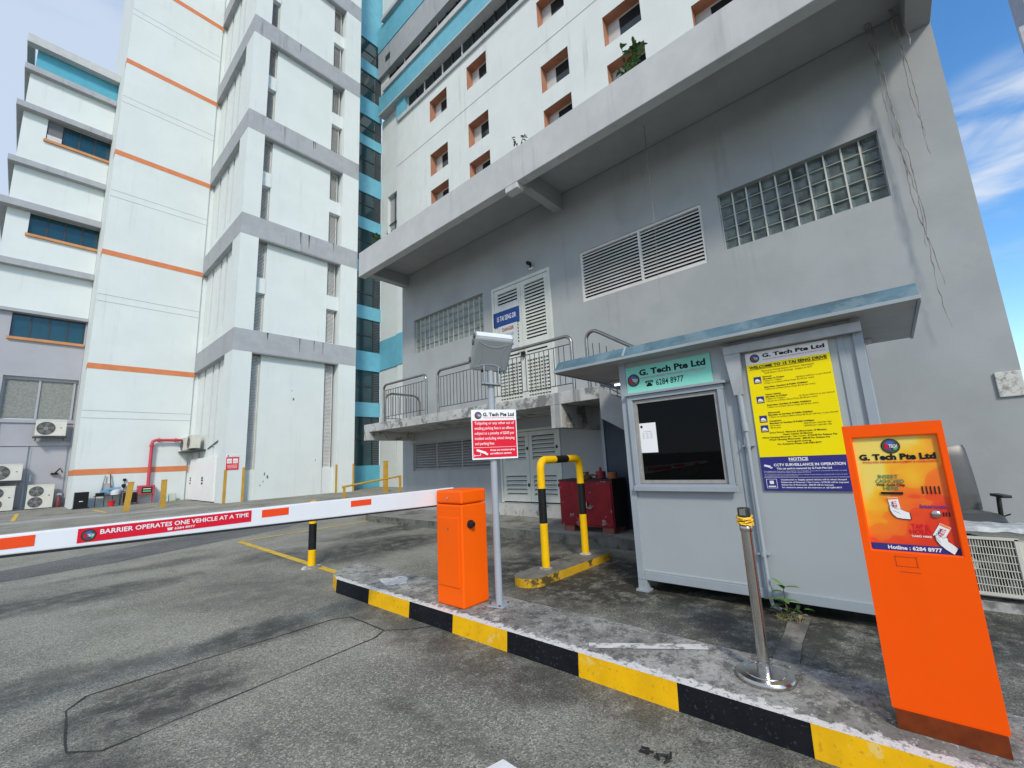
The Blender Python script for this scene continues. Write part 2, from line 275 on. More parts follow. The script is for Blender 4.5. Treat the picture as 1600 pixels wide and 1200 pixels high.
def poster_mat():
    """printed poster: yellow to orange to red waves"""
    m = bpy.data.materials.new('poster_print'); m.use_nodes = True; t = m.node_tree; n = t.nodes; l = t.links
    b = n['Principled BSDF']; b.inputs['Roughness'].default_value = 0.25
    g = n.new('ShaderNodeNewGeometry')
    def comb(scale, det, dist=0.0, off=0.0):
        mpn = n.new('ShaderNodeMapping'); mpn.inputs['Location'].default_value = (off, off, off); l.new(g.outputs['Position'], mpn.inputs['Vector'])
        q = n.new('ShaderNodeTexNoise'); q.inputs['Scale'].default_value = scale; q.inputs['Detail'].default_value = det; q.inputs['Distortion'].default_value = dist
        l.new(mpn.outputs[0], q.inputs['Vector']); return q.outputs[0]
    sx = n.new('ShaderNodeSeparateXYZ'); l.new(g.outputs['Position'], sx.inputs[0])
    # t: 0 bottom right, 1 top left
    a = n.new('ShaderNodeMapRange'); a.inputs['From Min'].default_value = 0.97; a.inputs['From Max'].default_value = 1.53; l.new(sx.outputs[2], a.inputs['Value'])
    c = n.new('ShaderNodeMapRange'); c.inputs['From Min'].default_value = -0.16; c.inputs['From Max'].default_value = 0.16; l.new(sx.outputs[1], c.inputs['Value'])
    m1 = n.new('ShaderNodeMath'); m1.operation = 'MULTIPLY'; m1.inputs[1].default_value = 0.62; l.new(a.outputs[0], m1.inputs[0])
    m2 = n.new('ShaderNodeMath'); m2.operation = 'MULTIPLY_ADD'; m2.inputs[1].default_value = 0.38; l.new(c.outputs[0], m2.inputs[0]); l.new(m1.outputs[0], m2.inputs[2])
    m3 = n.new('ShaderNodeMath'); m3.operation = 'MULTIPLY_ADD'; m3.inputs[1].default_value = 0.55; l.new(comb(5.5, 1.0, 1.2, 3.0), m3.inputs[0]); l.new(m2.outputs[0], m3.inputs[2])
    r = n.new('ShaderNodeValToRGB'); l.new(m3.outputs[0], r.inputs[0])
    e = r.color_ramp.elements; e[0].position = 0.42; e[0].color = (0.70, 0.04, 0.012, 1); e[1].position = 1.05; e[1].color = (0.80, 0.62, 0.12, 1)
    for p, col in ((0.60, (0.80, 0.075, 0.012)), (0.612, (0.84, 0.13, 0.015)), (0.74, (0.86, 0.20, 0.012)), (0.752, (0.86, 0.30, 0.012)), (0.92, (0.85, 0.48, 0.02))):
        k = e.new(p); k.color = (*col, 1)
    l.new(r.outputs[0], b.inputs['Base Color'])
    return m
POSTER = poster_mat()

# ------------------------------------------------------------------ mesh building
class MB:
    def __init__(s): s.v = []; s.f = []; s.m = []; s.mats = []; s.smooth = []
    def mi(s, m):
        if m not in s.mats: s.mats.append(m)
        return s.mats.index(m)
    def add(s, vs, fs, m, smooth=False):
        o = len(s.v); s.v += [tuple(v) for v in vs]; k = s.mi(m)
        for f in fs: s.f.append([i + o for i in f]); s.m.append(k); s.smooth.append(smooth)
        return s
    def box(s, x0, x1, y0, y1, z0, z1, m):
        x0, x1 = min(x0, x1), max(x0, x1); y0, y1 = min(y0, y1), max(y0, y1); z0, z1 = min(z0, z1), max(z0, z1)
        v = [(x0,y0,z0),(x1,y0,z0),(x1,y1,z0),(x0,y1,z0),(x0,y0,z1),(x1,y0,z1),(x1,y1,z1),(x0,y1,z1)]
        return s.add(v, [(0,3,2,1),(4,5,6,7),(0,1,5,4),(1,2,6,5),(2,3,7,6),(3,0,4,7)], m)
    def obox(s, c, ax, ay, az, hx, hy, hz, m):
        c = Vector(c); ax = Vector(ax).normalized(); ay = Vector(ay).normalized(); az = Vector(az).normalized()
        v = [c + ax * (hx * i) + ay * (hy * j) + az * (hz * k) for k in (-1, 1) for (i, j) in ((-1,-1),(1,-1),(1,1),(-1,1))]
        return s.add(v, [(0,3,2,1),(4,5,6,7),(0,1,5,4),(1,2,6,5),(2,3,7,6),(3,0,4,7)], m)
    def prism(s, poly, axis, a, b, m):
        """poly: 2-D outline in the two other axes, extruded from a to b along axis"""
        def P(p, t):
            return (t, p[0], p[1]) if axis == 'x' else (p[0], t, p[1]) if axis == 'y' else (p[0], p[1], t)
        n = len(poly); v = [P(p, a) for p in poly] + [P(p, b) for p in poly]
        fs = [tuple(range(n)), tuple(range(2 * n - 1, n - 1, -1))] + [(i, i + n, (i + 1) % n + n, (i + 1) % n) for i in range(n)]
        return s.add(v, fs, m)
    def quad(s, a, b, c, d, m): return s.add([a, b, c, d], [(0, 1, 2, 3)], m)
    def cyl(s, p, q, r, m, n=14, r2=None, cap=True):
        return s.tube([p, q], r, m, n, [r, r if r2 is None else r2], cap)
    def tube(s, pts, r, m, n=10, radii=None, cap=True):
        pts = [Vector(p) for p in pts]; radii = radii or [r] * len(pts); rings = []
        up = None
        for i, p in enumerate(pts):
            d = (pts[min(i + 1, len(pts) - 1)] - pts[max(i - 1, 0)]).normalized()
            if up is None: up = Vector((0, 0, 1)) if abs(d.z) < 0.9 else Vector((1, 0, 0))
            a = d.cross(up).normalized(); up = a.cross(d).normalized()
            rings.append([p + (a * math.cos(2 * math.pi * k / n) + up * math.sin(2 * math.pi * k / n)) * radii[i] for k in range(n)])
        v = [x for rg in rings for x in rg]
        fs = [(i * n + k, i * n + (k + 1) % n, (i + 1) * n + (k + 1) % n, (i + 1) * n + k) for i in range(len(pts) - 1) for k in range(n)]
        s.add(v, fs, m, True)
        if cap:
            s.add(rings[0], [tuple(range(n))], m); s.add(rings[-1], [tuple(range(n - 1, -1, -1))], m)
        return s
    def disc(s, c, nrm, r, m, n=24, r0=0.0, udir=None):
        c = Vector(c); nrm = Vector(nrm).normalized(); a = nrm.orthogonal().normalized(); b = nrm.cross(a)
        o = [c + (a * math.cos(2 * math.pi * k / n) + b * math.sin(2 * math.pi * k / n)) * r for k in range(n)]
        if r0 <= 0: return s.add(o, [tuple(range(n))], m)
        i_ = [c + (a * math.cos(2 * math.pi * k / n) + b * math.sin(2 * math.pi * k / n)) * r0 for k in range(n)]
        return s.add(o + i_, [(k, (k + 1) % n, (k + 1) % n + n, k + n) for k in range(n)], m)
    def lathe(s, c, prof, m, n=32):
        cx, cy, cz = c; v = []
        for r, z in prof: v += [(cx + r * math.cos(2 * math.pi * k / n), cy + r * math.sin(2 * math.pi * k / n), cz + z) for k in range(n)]
        fs = [(i * n + k, i * n + (k + 1) % n, (i + 1) * n + (k + 1) % n, (i + 1) * n + k) for i in range(len(prof) - 1) for k in range(n)]
        return s.add(v, fs, m, True)
    def wall(s, plane, c, u0, u1, v0, v1, holes, depth, m, mr=None, thick=None):
        """wall sheet on plane x=c or y=c with real openings; holes (u0,u1,v0,v1[,reveal material]); depth = reveal depth behind the face"""
        us = sorted(set([u0, u1] + [h[0] for h in holes] + [h[1] for h in holes])); vs_ = sorted(set([v0, v1] + [h[2] for h in holes] + [h[3] for h in holes]))
        us = [u for u in us if u0 <= u <= u1]; vs_ = [v for v in vs_ if v0 <= v <= v1]
        def P(u, v, d=0): return (c + d, u, v) if plane == 'x' else (u, c + d, v)
        for i in range(len(us) - 1):
            for j in range(len(vs_) - 1):
                um = (us[i] + us[i + 1]) / 2; vm = (vs_[j] + vs_[j + 1]) / 2
                if any(h[0] < um < h[1] and h[2] < vm < h[3] for h in holes): continue
                s.quad(P(us[i], vs_[j]), P(us[i + 1], vs_[j]), P(us[i + 1], vs_[j + 1]), P(us[i], vs_[j + 1]), m)
        for h in holes:
            a, b, e, f = h[:4]; k = h[4] if len(h) > 4 else (mr or m)
            s.quad(P(a, e), P(b, e), P(b, e, depth), P(a, e, depth), k); s.quad(P(a, f), P(b, f), P(b, f, depth), P(a, f, depth), k)
            s.quad(P(a, e), P(a, f), P(a, f, depth), P(a, e, depth), k); s.quad(P(b, e), P(b, f), P(b, f, depth), P(b, e, depth), k)
        return s
    def text(s, st, o, u, v, h, m, width=None, align='l', bold=0.0):
        """lettering: cap height h, fitted to width along u from point o"""
        gv, gf, x0, x1, capz = glyphs(st, bold)
        if not gv: return s
        sc = h / capz; sx = sc if width is None else width / (x1 - x0)
        o = Vector(o); u = Vector(u); v = Vector(v); wd = (x1 - x0) * sx
        off = -x0 * sx - (0 if align == 'l' else wd / 2 if align == 'c' else wd)
        return s.add([o + u * (x * sx + off) + v * (y * sc) for x, y in gv], gf, m)
    def build(s, name, parent=None, smooth=False, bevel=0.0, seg=2):
        me = bpy.data.meshes.new(name); o = bpy.data.objects.new(name, me); COL.objects.link(o)
        off = Vector((0, 0, 0)); q = parent
        while q is not None: off += q.location; q = q.parent
        me.from_pydata([tuple(Vector(v) - off) for v in s.v], [], s.f)
        for m in s.mats: me.materials.append(m)
        me.polygons.foreach_set('material_index', s.m); me.polygons.foreach_set('use_smooth', [bool(smooth or q) for q in s.smooth])
        me.update()
        if any(s.smooth) or smooth: me.set_sharp_from_angle(angle=R(42))
        if parent is not None: o.parent = parent
        if bevel:
            bm = bmesh.new(); bm.from_mesh(me); bmesh.ops.remove_doubles(bm, verts=bm.verts, dist=1e-5); bmesh.ops.recalc_face_normals(bm, faces=bm.faces); bm.to_mesh(me); bm.free()
            b = o.modifiers.new('bevel', 'BEVEL'); b.width = bevel; b.segments = seg; b.limit_method = 'ANGLE'; b.angle_limit = R(35); b.harden_normals = False
        return o
_G = {}
def glyphs(st, bold):
    k = (st, bold)
    if k not in _G:
        cu = bpy.data.curves.new('t', 'FONT'); cu.body = st; cu.resolution_u = 2; cu.offset = bold
        ob = bpy.data.objects.new('t', cu); me = bpy.data.meshes.new_from_object(ob)
        gv = [(q.co.x, q.co.y) for q in me.vertices]; gf = [tuple(p.vertices) for p in me.polygons]
        bpy.data.objects.remove(ob); bpy.data.curves.remove(cu); bpy.data.meshes.remove(me)
        xs = [a for a, b in gv] or [0, 1]
        _G[k] = (gv, gf, min(xs), max(xs), 0.70)
    return _G[k]
def tag(o, label, cat, group=None):
    o['label'] = label; o['category'] = cat
    if group: o['group'] = group
    return o
def thing(name, label, cat, loc=(0, 0, 0), group=None):
    o = bpy.data.objects.new(name, None); COL.objects.link(o); o.location = loc; o.empty_display_size = 0.2
    return tag(o, label, cat, group)
def structure(o): o['kind'] = 'structure'; return o
def lab(o, t): o['label'] = t; return o
def copy_thing(o, loc, rz=0.0, label=None, group=None):
    def cp(a, par):
        c = a.copy(); COL.objects.link(c); c.parent = par
        for ch in a.children: cp(ch, c)
        return c
    c = cp(o, None); c.location = loc; c.rotation_euler = (0, 0, rz)
    if label: c['label'] = label
    if group: c['group'] = group
    return c
XN = (0, -1, 0)      # reading direction on a face that looks towards -x
UP = (0, 0, 1)

# ================================================================== SETTING
b = MB(); b.quad((-400, -400, 0), (400, -400, 0), (400, 400, 0), (-400, 400, 0), ASPH); structure(b.build('asphalt_ground'))
def sheet(name, poly, z, m):
    b = MB(); b.add([(x, y, z) for x, y in poly], [tuple(range(len(poly)))], m); return structure(b.build(name))
sheet('asphalt_patch', [(-3.0, 11.3), (-0.08, 12.0), (4.31, 14.1), (6.0, 13.6), (4.8, 12.3), (1.28, 10.85), (-3.0, 10.2)], 0.004, ASPHD)
sheet('asphalt_patch', [(0.5, 20.5), (4.5, 21.5), (12.5, 19.5), (14, 18.2), (6.5, 18.6), (0.8, 18.9)], 0.004, ASPHL)
sheet('asphalt_patch', [(-4, 27.0), (6, 26.0), (6, 24.2), (-4, 24.8)], 0.004, ASPHL)
sheet('concrete_strip', [(3.36, 0.85), (3.8, .88), (4.2, .885), (4.68, 0.92), (4.70, 0.76), (4.1, .745), (3.36, 0.68)], 0.008, M('old_concrete_strip', (0.19, 0.175, 0.145), 0.95, var=0.3, scale=7, patch=0.9, patchcol=(0.07, 0.068, 0.06), patchscale=5, pmin=0.46, pmax=0.6, speck=0.4, speckcol=(0.32, 0.3, 0.26), speckscale=80))
# kerbed traffic island strip
def kerb():
    b = MB(); x0, x1 = 2.70, 3.34
    b.add([(x0, -3.2, .15), (x1, -3.2, .15), (x1, 5.95, .15), (3.05, 5.88, .15), (2.80, 5.66, .15), (x0, 5.36, .15)], [(0, 1, 2, 3, 4, 5)], KTOP)
    ys = [-3.2, -2.83, -2.16, -1.49, -0.82, -0.15, 0.51, 1.17, 1.86, 2.53, 3.19, 3.85, 4.61, 5.36]
    for i in range(len(ys) - 1):
        m = BLACKK if (len(ys) - 2 - i) % 2 == 0 else YELLOWK
        b.quad((x0 - .012, ys[i], -.01), (x0 - .012, ys[i + 1], -.01), (x0, ys[i + 1], .15), (x0, ys[i], .15), m)
    for p, q in (((x0, 5.36), (2.80, 5.66)), ((2.80, 5.66), (3.05, 5.88)), ((3.05, 5.88), (x1, 5.95))):
        b.quad((*p, -.01), (*q, -.01), (*q, .15), (*p, .15), YELLOWK)
    b.quad((x1, -3.2, -.01), (x1, 5.95, -.01), (x1, 5.95, .15), (x1, -3.2, .15), CURBF)
    b.quad((x0 - .012, -3.2, -.01), (x1, -3.2, -.01), (x1, -3.2, .15), (x0, -3.2, .15), CURBF)
    structure(b.build('kerb_strip'))
kerb()
WP = M('worn_white_marking', (0.62, 0.61, 0.58), 0.8, var=0.1, scale=8, patch=0.9, patchcol=(0.22, 0.21, 0.19), patchscale=9, pmin=0.5, pmax=0.58)
WPC = M('white_marking', (0.75, 0.75, 0.73), 0.7, var=0.08, scale=8)
YM = M('yellow_marking', (0.62, 0.40, 0.035), 0.75, var=0.15, scale=5, patch=0.7, patchcol=(0.20, 0.17, 0.09), patchscale=7, pmin=0.55, pmax=0.63)
sheet('kerb_marking', [(2.99, 4.88), (3.08, 4.83), (3.20, 4.77), (3.25, 4.72), (3.19, 4.58), (3.11, 4.50), (3.07, 4.43), (2.97, 4.47), (2.88, 4.56), (2.93, 4.74)], .1525, M('chipped_white_marking', (0.62, 0.61, 0.58), 0.85, var=0.12, scale=9, patch=0.95, patchcol=(0.20, 0.19, 0.17), patchscale=11, pmin=0.55, pmax=0.60))
sheet('kerb_marking', [(2.87, 1.88), (3.31, 1.20), (3.24, 1.15), (2.80, 1.83)], .154, WP)
sheet('road_marking', [(1.765, 1.72), (1.62, 1.755), (1.50, 1.60), (1.62, 1.40), (1.76, 1.62)], .004, WPC)
def line(a, c, wd, m, name='road_marking', z=.006):
    a = Vector((*a, 0)); c = Vector((*c, 0)); d = (c - a).normalized(); p = Vector((-d.y, d.x, 0)) * wd / 2
    return sheet(name, [(q.x, q.y) for q in (a - p, c - p, c + p, a + p)], z, m)
line((3.17, 6.25), (3.32, 11.0), .115, YM); line((3.32, 11.06), (7.4, 11.2), .10, YM)
line((2.55, 30.4), (2.7, 27.0), .12, YM); line((-0.05, 26.9), (0.06, 33.0), .13, YM); line((-2.6, 27.0), (-2.5, 33.0), .13, YM)
# saw-cut detector loop sealed with tar
TAR = M('tar_seal', (0.012, 0.012, 0.012), 0.6, var=0.2)
def loop():
    b = MB(); P = [(0.35, 4.35), (0.32, 3.72), (0.45, 3.57), (2.21, 3.68), (2.36, 3.77), (2.36, 4.38), (2.22, 4.47), (0.46, 4.51), (0.35, 4.35)]
    tail = [(2.36, 3.77), (2.50, 3.60), (2.69, 3.46)]
    for path in (P, tail):
        for a, c in zip(path, path[1:]):
            a = Vector((*a, 0)); c = Vector((*c, 0)); n = max(1, int((c - a).length / 0.12)); d = (c - a).normalized(); pr = Vector((-d.y, d.x, 0))
            prev = None
            for i in range(n + 1):
                p = a.lerp(c, i / n) + pr * rnd.uniform(-.004, .004) * (0 < i < n); wd = rnd.uniform(.003, .0085)
                cur = (p - pr * wd, p + pr * wd)
                if prev: b.quad((prev[0].x, prev[0].y, .005), (cur[0].x, cur[0].y, .005), (cur[1].x, cur[1].y, .005), (prev[1].x, prev[1].y, .005), TAR)
                prev = cur
    structure(b.build('detector_loop_joint'))
loop()
# raised pavement along the grey building
def pavement():
    b = MB(); pts = [(6.45, -6), (6.45, 10.9), (6.55, 11.4), (6.9, 11.75), (7.6, 11.9), (7.94, 11.9), (7.94, -6)]
    b.add([(x, y, .17) for x, y in pts], [tuple(range(len(pts)))], CONC)
    for p, q in zip(pts[:6], pts[1:6]):
        b.quad((p[0], p[1], -.01), (q[0], q[1], -.01), (q[0], q[1], .17), (p[0], p[1], .17), CURBF)
    structure(b.build('pavement'))
pavement()
# small kerb island under the hoop
def island():
    b = MB(); P = []
    for k in range(13): a = math.pi / 2 + math.pi * k / 12; P.append((4.25 + .2 * math.cos(a), 3.55 + .2 * math.sin(a)))
    for k in range(13): a = -math.pi / 2 + math.pi * k / 12; P.append((5.72 + .2 * math.cos(a), 3.50 + .2 * math.sin(a)))
    b.add([(x, y, .10) for x, y in P], [tuple(range(len(P)))], M('island_top', (0.15, 0.145, 0.12), 0.9, var=0.25, scale=5, patch=0.8, patchcol=(0.05, 0.05, 0.045), patchscale=4, speck=0.4, speckcol=(0.35, 0.34, 0.3), speckscale=50, bump=0.3))
    n = len(P)
    for i in range(n): p, q = P[i], P[(i + 1) % n]; b.add([(*p, -.01), (*q, -.01), (*q, .10), (*p, .10)], [(0, 1, 2, 3)], YELLOWM, True)
    structure(b.build('kerb_island'))
island()

# ================================================================== GREY BUILDING (substation with canopy and landing)
def louvre(b, plane, c, u0, u1, v0, v1, pitch, m, frame=.05, mull=(), d=.06, back=DARK, depth=.12, fm=None):
    fm = fm or m
    def bx(a0, a1, e0, e1, c0, c1, mm):
        if plane == 'x': b.box(c + c0, c + c1, a0, a1, e0, e1, mm)
        else: b.box(a0, a1, c + c0, c + c1, e0, e1, mm)
    bx(u0, u1, v0, v1, depth, depth + .02, back)
    bx(u0, u1, v0, v0 + frame, 0, d, fm); bx(u0, u1, v1 - frame, v1, 0, d, fm)
    bx(u0, u0 + frame, v0 + frame, v1 - frame, 0, d, fm); bx(u1 - frame, u1, v0 + frame, v1 - frame, 0, d, fm)
    for q in mull: bx(q - frame * .5, q + frame * .5, v0 + frame, v1 - frame, -.003, d, fm)
    n = int((v1 - v0 - 2 * frame) / pitch)
    for i in range(n):
        z = v0 + frame + (i + .5) * (v1 - v0 - 2 * frame) / n; h = pitch * .33
        for a, e in zip([u0 + frame] + [q + frame * .5 for q in mull], [q - frame * .5 for q in mull] + [u1 - frame]):
            if plane == 'x': b.add([(c + .005, a, z - h), (c + .005, e, z - h), (c + d, e, z + h), (c + d, a, z + h), (c + .012, a, z - h - .008), (c + .012, e, z - h - .008), (c + d + .006, e, z + h - .008), (c + d + .006, a, z + h - .008), (c + .003, a, z - h - pitch * .30), (c + .003, e, z - h - pitch * .30)], [(0, 1, 2, 3), (7, 6, 5, 4), (0, 8, 9, 1), (8, 4, 5, 9)], m)
            else: b.add([(a, c + .005, z - h), (e, c + .005, z - h), (e, c + d, z + h), (a, c + d, z + h), (a, c + .012, z - h - .008), (e, c + .012, z - h - .008), (e, c + d + .006, z + h - .008), (a, c + d + .006, z + h - .008), (a, c + .003, z - h - pitch * .30), (e, c + .003, z - h - pitch * .30)], [(0, 1, 2, 3), (7, 6, 5, 4), (0, 8, 9, 1), (8, 4, 5, 9)], m)
XW = 7.95
def glassblocks(parent, y0, y1, z0, z1, ny, nz, m):
    b = MB(); X = XW + .10; dy = (y1 - y0) / ny; dz = (z1 - z0) / nz; t = .011
    for i in range(ny + 1): b.box(X - .012, X + .06, y0 + i * dy - t, y0 + i * dy + t, z0, z1, MORT)
    for j in range(nz + 1): b.box(X - .009, X + .06, y0, y1, z0 + j * dz - t * .7, z0 + j * dz + t * .7, M('block_mortar_dull', (0.30, 0.32, 0.29), 0.8))
    w = b.build('window', parent)
    b = MB()
    for i in range(ny):
        for j in range(nz):
            a, e, f, g = y0 + i * dy + t, y0 + (i + 1) * dy - t, z0 + j * dz + t, z0 + (j + 1) * dz - t; k = .035
            jit = rnd.uniform(-.006, .006)
            v = [(X, a, f), (X, e, f), (X, e, g), (X, a, g), (X + .018 + jit, a + k, f + k), (X + .018 - jit, e - k, f + k), (X + .018 + jit, e - k, g - k), (X + .018, a + k, g - k)]
            b.add(v, [(0, 1, 5, 4), (1, 2, 6, 5), (2, 3, 7, 6), (3, 0, 4, 7), (4, 5, 6, 7)], m)
    b.build('pane', w)
    return w
def grey_building():
    t = thing('grey_building', 'grey plastered annex with deep concrete canopy, louvres and glass block windows', 'building', (XW, 5, 0))
    b = MB()
    holes = [(7.85, 11.0, 4.96, 6.07), (5.55, 7.5, 2.72, 6.03), (2.02, 4.70, 4.88, 6.06), (-0.53, 1.72, 5.0, 6.08), (7.77, 11.1, 1.29, 2.12), (5.57, 7.42, .47, 2.2)]
    b.wall('x', XW, -1.31, 11.65, .0, 7.72, holes, .13, GREYW)
    b.wall('y', -1.31, XW, 17.0, 0, 7.9, [], 0, GREYW); b.wall('y', 11.65, XW, 17.0, 0, 7.9, [], 0, GREYW)
    b.quad((XW, -1.31, 7.9), (17.0, -1.31, 7.9), (17.0, 11.65, 7.9), (XW, 11.65, 7.9), SOFF)
    b.build('wall', t)
    b = MB()      # canopy
    b.box(6.30, 6.52, -1.31, 11.56, 7.26, 8.05, FASC); b.box(6.52, XW - .002, -1.308, 11.558, 7.72, 7.90, SOFF)
    b.box(6.52, XW, -1.31, -1.03, 7.34, 7.718, SOFF); b.box(6.52, XW, 11.30, 11.56, 7.36, 7.718, SOFF)
    b.box(6.302, 6.518, 5.08, 5.42, 7.13, 7.26, FASC)
    b.build('canopy', t, bevel=.012)
    b = MB(); b.prism([(6.521, 7.16), (6.75, 7.30), (7.949, 7.30), (7.949, 7.717), (6.521, 7.717)], 'y', 5.05, 5.27, SOFF); b.build('canopy_beam', t, bevel=.01)
    glassblocks(t, 7.85, 11.0, 4.96, 6.07, 14, 5, GBLOCK)
    glassblocks(t, -0.53, 1.72, 5.0, 6.08, 10, 5, GBLOCK2)
    b = MB(); louvre(b, 'x', XW + .02, 2.02, 4.70, 4.88, 6.06, .068, LOUV, mull=(3.28,)); lab(b.build('louvre_panel', t), 'wide white louvre panel beneath the canopy')
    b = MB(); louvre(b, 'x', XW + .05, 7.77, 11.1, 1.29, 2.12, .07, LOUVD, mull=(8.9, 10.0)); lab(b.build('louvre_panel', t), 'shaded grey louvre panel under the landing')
    # upper doors
    d = MB(); d.box(XW - .02, XW + .10, 5.55, 5.63, 2.72, 6.03, DOORP); d.box(XW - .02, XW + .10, 7.42, 7.5, 2.72, 6.03, DOORP); d.box(XW - .02, XW + .10, 5.63, 7.42, 5.95, 6.03, DOORP)
    fr = d.build('door', t); lab(fr, 'tall cream louvred double door on the landing')
    for y0, y1 in ((5.635, 6.49), (6.50, 7.415)):
        d = MB(); louvre(d, 'x', XW + .0, y0, y1, 4.25, 5.94, .085, DOORP, frame=.11, back=DARK, depth=.09)
        louvre(d, 'x', XW + .0, y0, y1, 2.76, 3.98, .085, DOORP, frame=.10, back=DARK, depth=.09)
        d.box(XW + .0, XW + .07, y0, y1, 3.981, 4.249, DOORP); d.box(XW - .004, XW + .0, y0 + .12, y1 - .12, 4.07, 4.11, DARK)
        for k in range(1, 8):       # wire guard in front of the lower louvre
            yy = y0 + .10 + k * (y1 - y0 - .2) / 8; d.box(XW - .014, XW - .006, yy - .008, yy + .008, 2.84, 3.90, DOORP)
        d.build('door_leaf', fr)
    d = MB(); d.box(XW - .07, XW - .002, 6.43, 6.53, 3.98, 4.10, BLACK); d.tube([(XW - .05, 6.62, 4.18), (XW - .05, 6.40, 4.16)], .014, BLACK, 8); d.build('handle', fr)
    d = MB(); u = (0, -1, 0); X = XW - .02
    d.box(X, X + .015, 6.56, 7.45, 4.93, 5.33, SBLUE); d.text('15 TAI SENG DR', (X - .003, 7.32, 5.07), u, UP, .13, SWHITE, .66, bold=.012)
    d.box(X, X + .014, 6.64, 7.30, 4.25, 4.925, M('aged_sign', (0.55, 0.58, 0.57), 0.6)); d.box(X, X + .014, 6.56, 7.30, 5.331, 5.50, M('aged_sign', (0.55, 0.58, 0.57), 0.6))
    d.text('DANGER', (X - .003, 6.95, 4.77), u, UP, .09, M('sign_dark_red', (0.30, 0.02, 0.015), 0.6), .40, 'c', .03); d.text('HIGH VOLTAGE', (X - .003, 6.95, 4.62), u, UP, .07, M('sign_sky', (0.12, 0.30, 0.40), 0.6), .36, 'c', .02)
    d.text('KEEP AWAY', (X - .003, 6.95, 4.46), u, UP, .06, M('sign_dark_red', (0.3, 0.02, 0.015)), .36, 'c', .02); d.text('BAHAYA', (X - .003, 6.95, 4.34), u, UP, .06, SBLUE, .36, 'c', .02)
    lab(d.build('sign_board', fr), 'blue and white danger sign on the upper door')
    d = MB(); d.box(XW - .06, XW, 6.02, 6.14, 6.13, 6.17, PLWH); d.tube([(XW - .05, 6.08, 6.17), (XW - .08, 6.08, 6.24)], .018, BLACK, 8); d.obox((XW - .12, 6.08, 6.27), (1, .2, .2), (0, 1, 0), (-.2, 0, 1), .09, .035, .035, BLACK); d.build('security_camera', t)
    # lower doors
    d = MB(); d.box(XW - .02, XW + .10, 5.57, 5.63, .47, 2.2, DOORP); d.box(XW - .02, XW + .10, 7.36, 7.42, .47, 2.2, DOORP); d.box(XW - .02, XW + .1, 5.63, 7.36, 2.14, 2.2, DOORP)
    fr = d.build('door', t); lab(fr, 'low cream louvred double door beneath the landing')
    for y0, y1 in ((5.635, 6.49), (6.50, 7.355)):
        d = MB(); louvre(d, 'x', XW, y0, y1, 1.35, 2.13, .085, DOORP, frame=.10, depth=.09); louvre(d, 'x', XW, y0, y1, .50, 1.20, .085, DOORP, frame=.10, depth=.09); d.box(XW, XW + .07, y0, y1, 1.201, 1.349, DOORP)
        for z in (.85, 1.7): d.box(XW - .02, XW - .001, y0 + .02, y0 + .06, z, z + .07, BLACK)
        d.build('door_leaf', fr)
    d = MB(); d.box(XW - .06, XW - .002, 5.5, 7.5, .172, .45, MOULD); d.build('door_plinth', t)
    # landing
    b = MB(); b.box(6.40, XW - .001, 3.62, 11.3, 2.45, 2.67, MOULD)
    b.box(6.402, XW - .002, 11.02, 11.298, 2.22, 2.449, MOULD); b.box(6.402, XW - .002, 4.42, 4.66, 2.02, 2.449, MOULD)
    b.build('landing', t, bevel=.008)
    # stair flight
    n = 13; run = .265; rise = 2.5 / (n + 1)
    STC = M('stair_concrete', (0.34, 0.345, 0.34), 0.9, var=0.12, streak=0.4, scol=(0.15, 0.15, 0.14))
    b = MB(); yb = 3.615 - n * run
    b.prism([(3.615, 2.45), (3.615, 2.12), (3.35, 1.95), (yb + .25, .171), (yb - .02, .171), (yb - .02, .30)], 'x', 6.43, 7.54, STC); st = b.build('stair', t)
    b = MB()
    for k in range(n): b.box(6.44, 7.53, 3.614 - (k + 1) * run, 3.614 - k * run, 2.62 - (k + 1) * rise - .20, 2.66 - (k + 1) * rise, STC)
    b.build('steps', st)
    b = MB(); y0_, z0_ = 3.617, 2.66; b.prism([(y0_, z0_), (y0_, z0_ - .55), (yb, .18), (yb, .36)], 'x', 6.40, 6.428, STC); b.build('stringer', st)
    # railings
    def rail(pts, bars, r=.032, z0=2.67):
        m = MB(); m.tube(pts, r, STEELD, 10); o = m.build('railing', t); m = MB()
        for p, q in bars: m.cyl(p, q, .009, BALU, 6)
        m.build('balusters', o); return o
    def arc(c, a0, a1, r, ax=1, n=6):
        out_ = []
        for k in range(n + 1):
            a = a0 + (a1 - a0) * k / n; p = [6.43, c[0] + r * math.cos(a), c[1] + r * math.sin(a)]; out_.append(tuple(p))
        return out_
    def segment(ya, yb, zt=3.69):
        q = .14; pts = [(6.43, ya, 2.60)] + arc((ya - q, zt - q), 0, math.pi / 2, q) + arc((yb + q, zt - q), math.pi / 2, math.pi, q) + [(6.43, yb, 2.60)]
        bars = [((6.43, ya - .11 - i * .115, 2.80), (6.43, ya - .11 - i * .115, 3.53)) for i in range(int((ya - yb - .2) / .115) + 1)]
        bars += [((6.43, ya, 2.80), (6.43, yb, 2.80)), ((6.43, ya, 3.53), (6.43, yb, 3.53))]
        rail(pts, bars)
    segment(10.32, 8.42); segment(7.97, 4.12)
    # end return
    pts = [(6.50, 10.36, 2.6), (6.50, 10.36, 3.30), (6.56, 10.36, 3.42), (6.70, 10.36, 3.48), (7.45, 10.36, 3.48), (7.6, 10.36, 3.42), (7.66, 10.36, 3.30), (7.66, 10.36, 2.6)]
    rail(pts, [((6.6 + i * .12, 10.36, 2.75), (6.6 + i * .12, 10.36, 3.40)) for i in range(9)] + [((6.5, 10.36, 2.78), (7.66, 10.36, 2.78))])
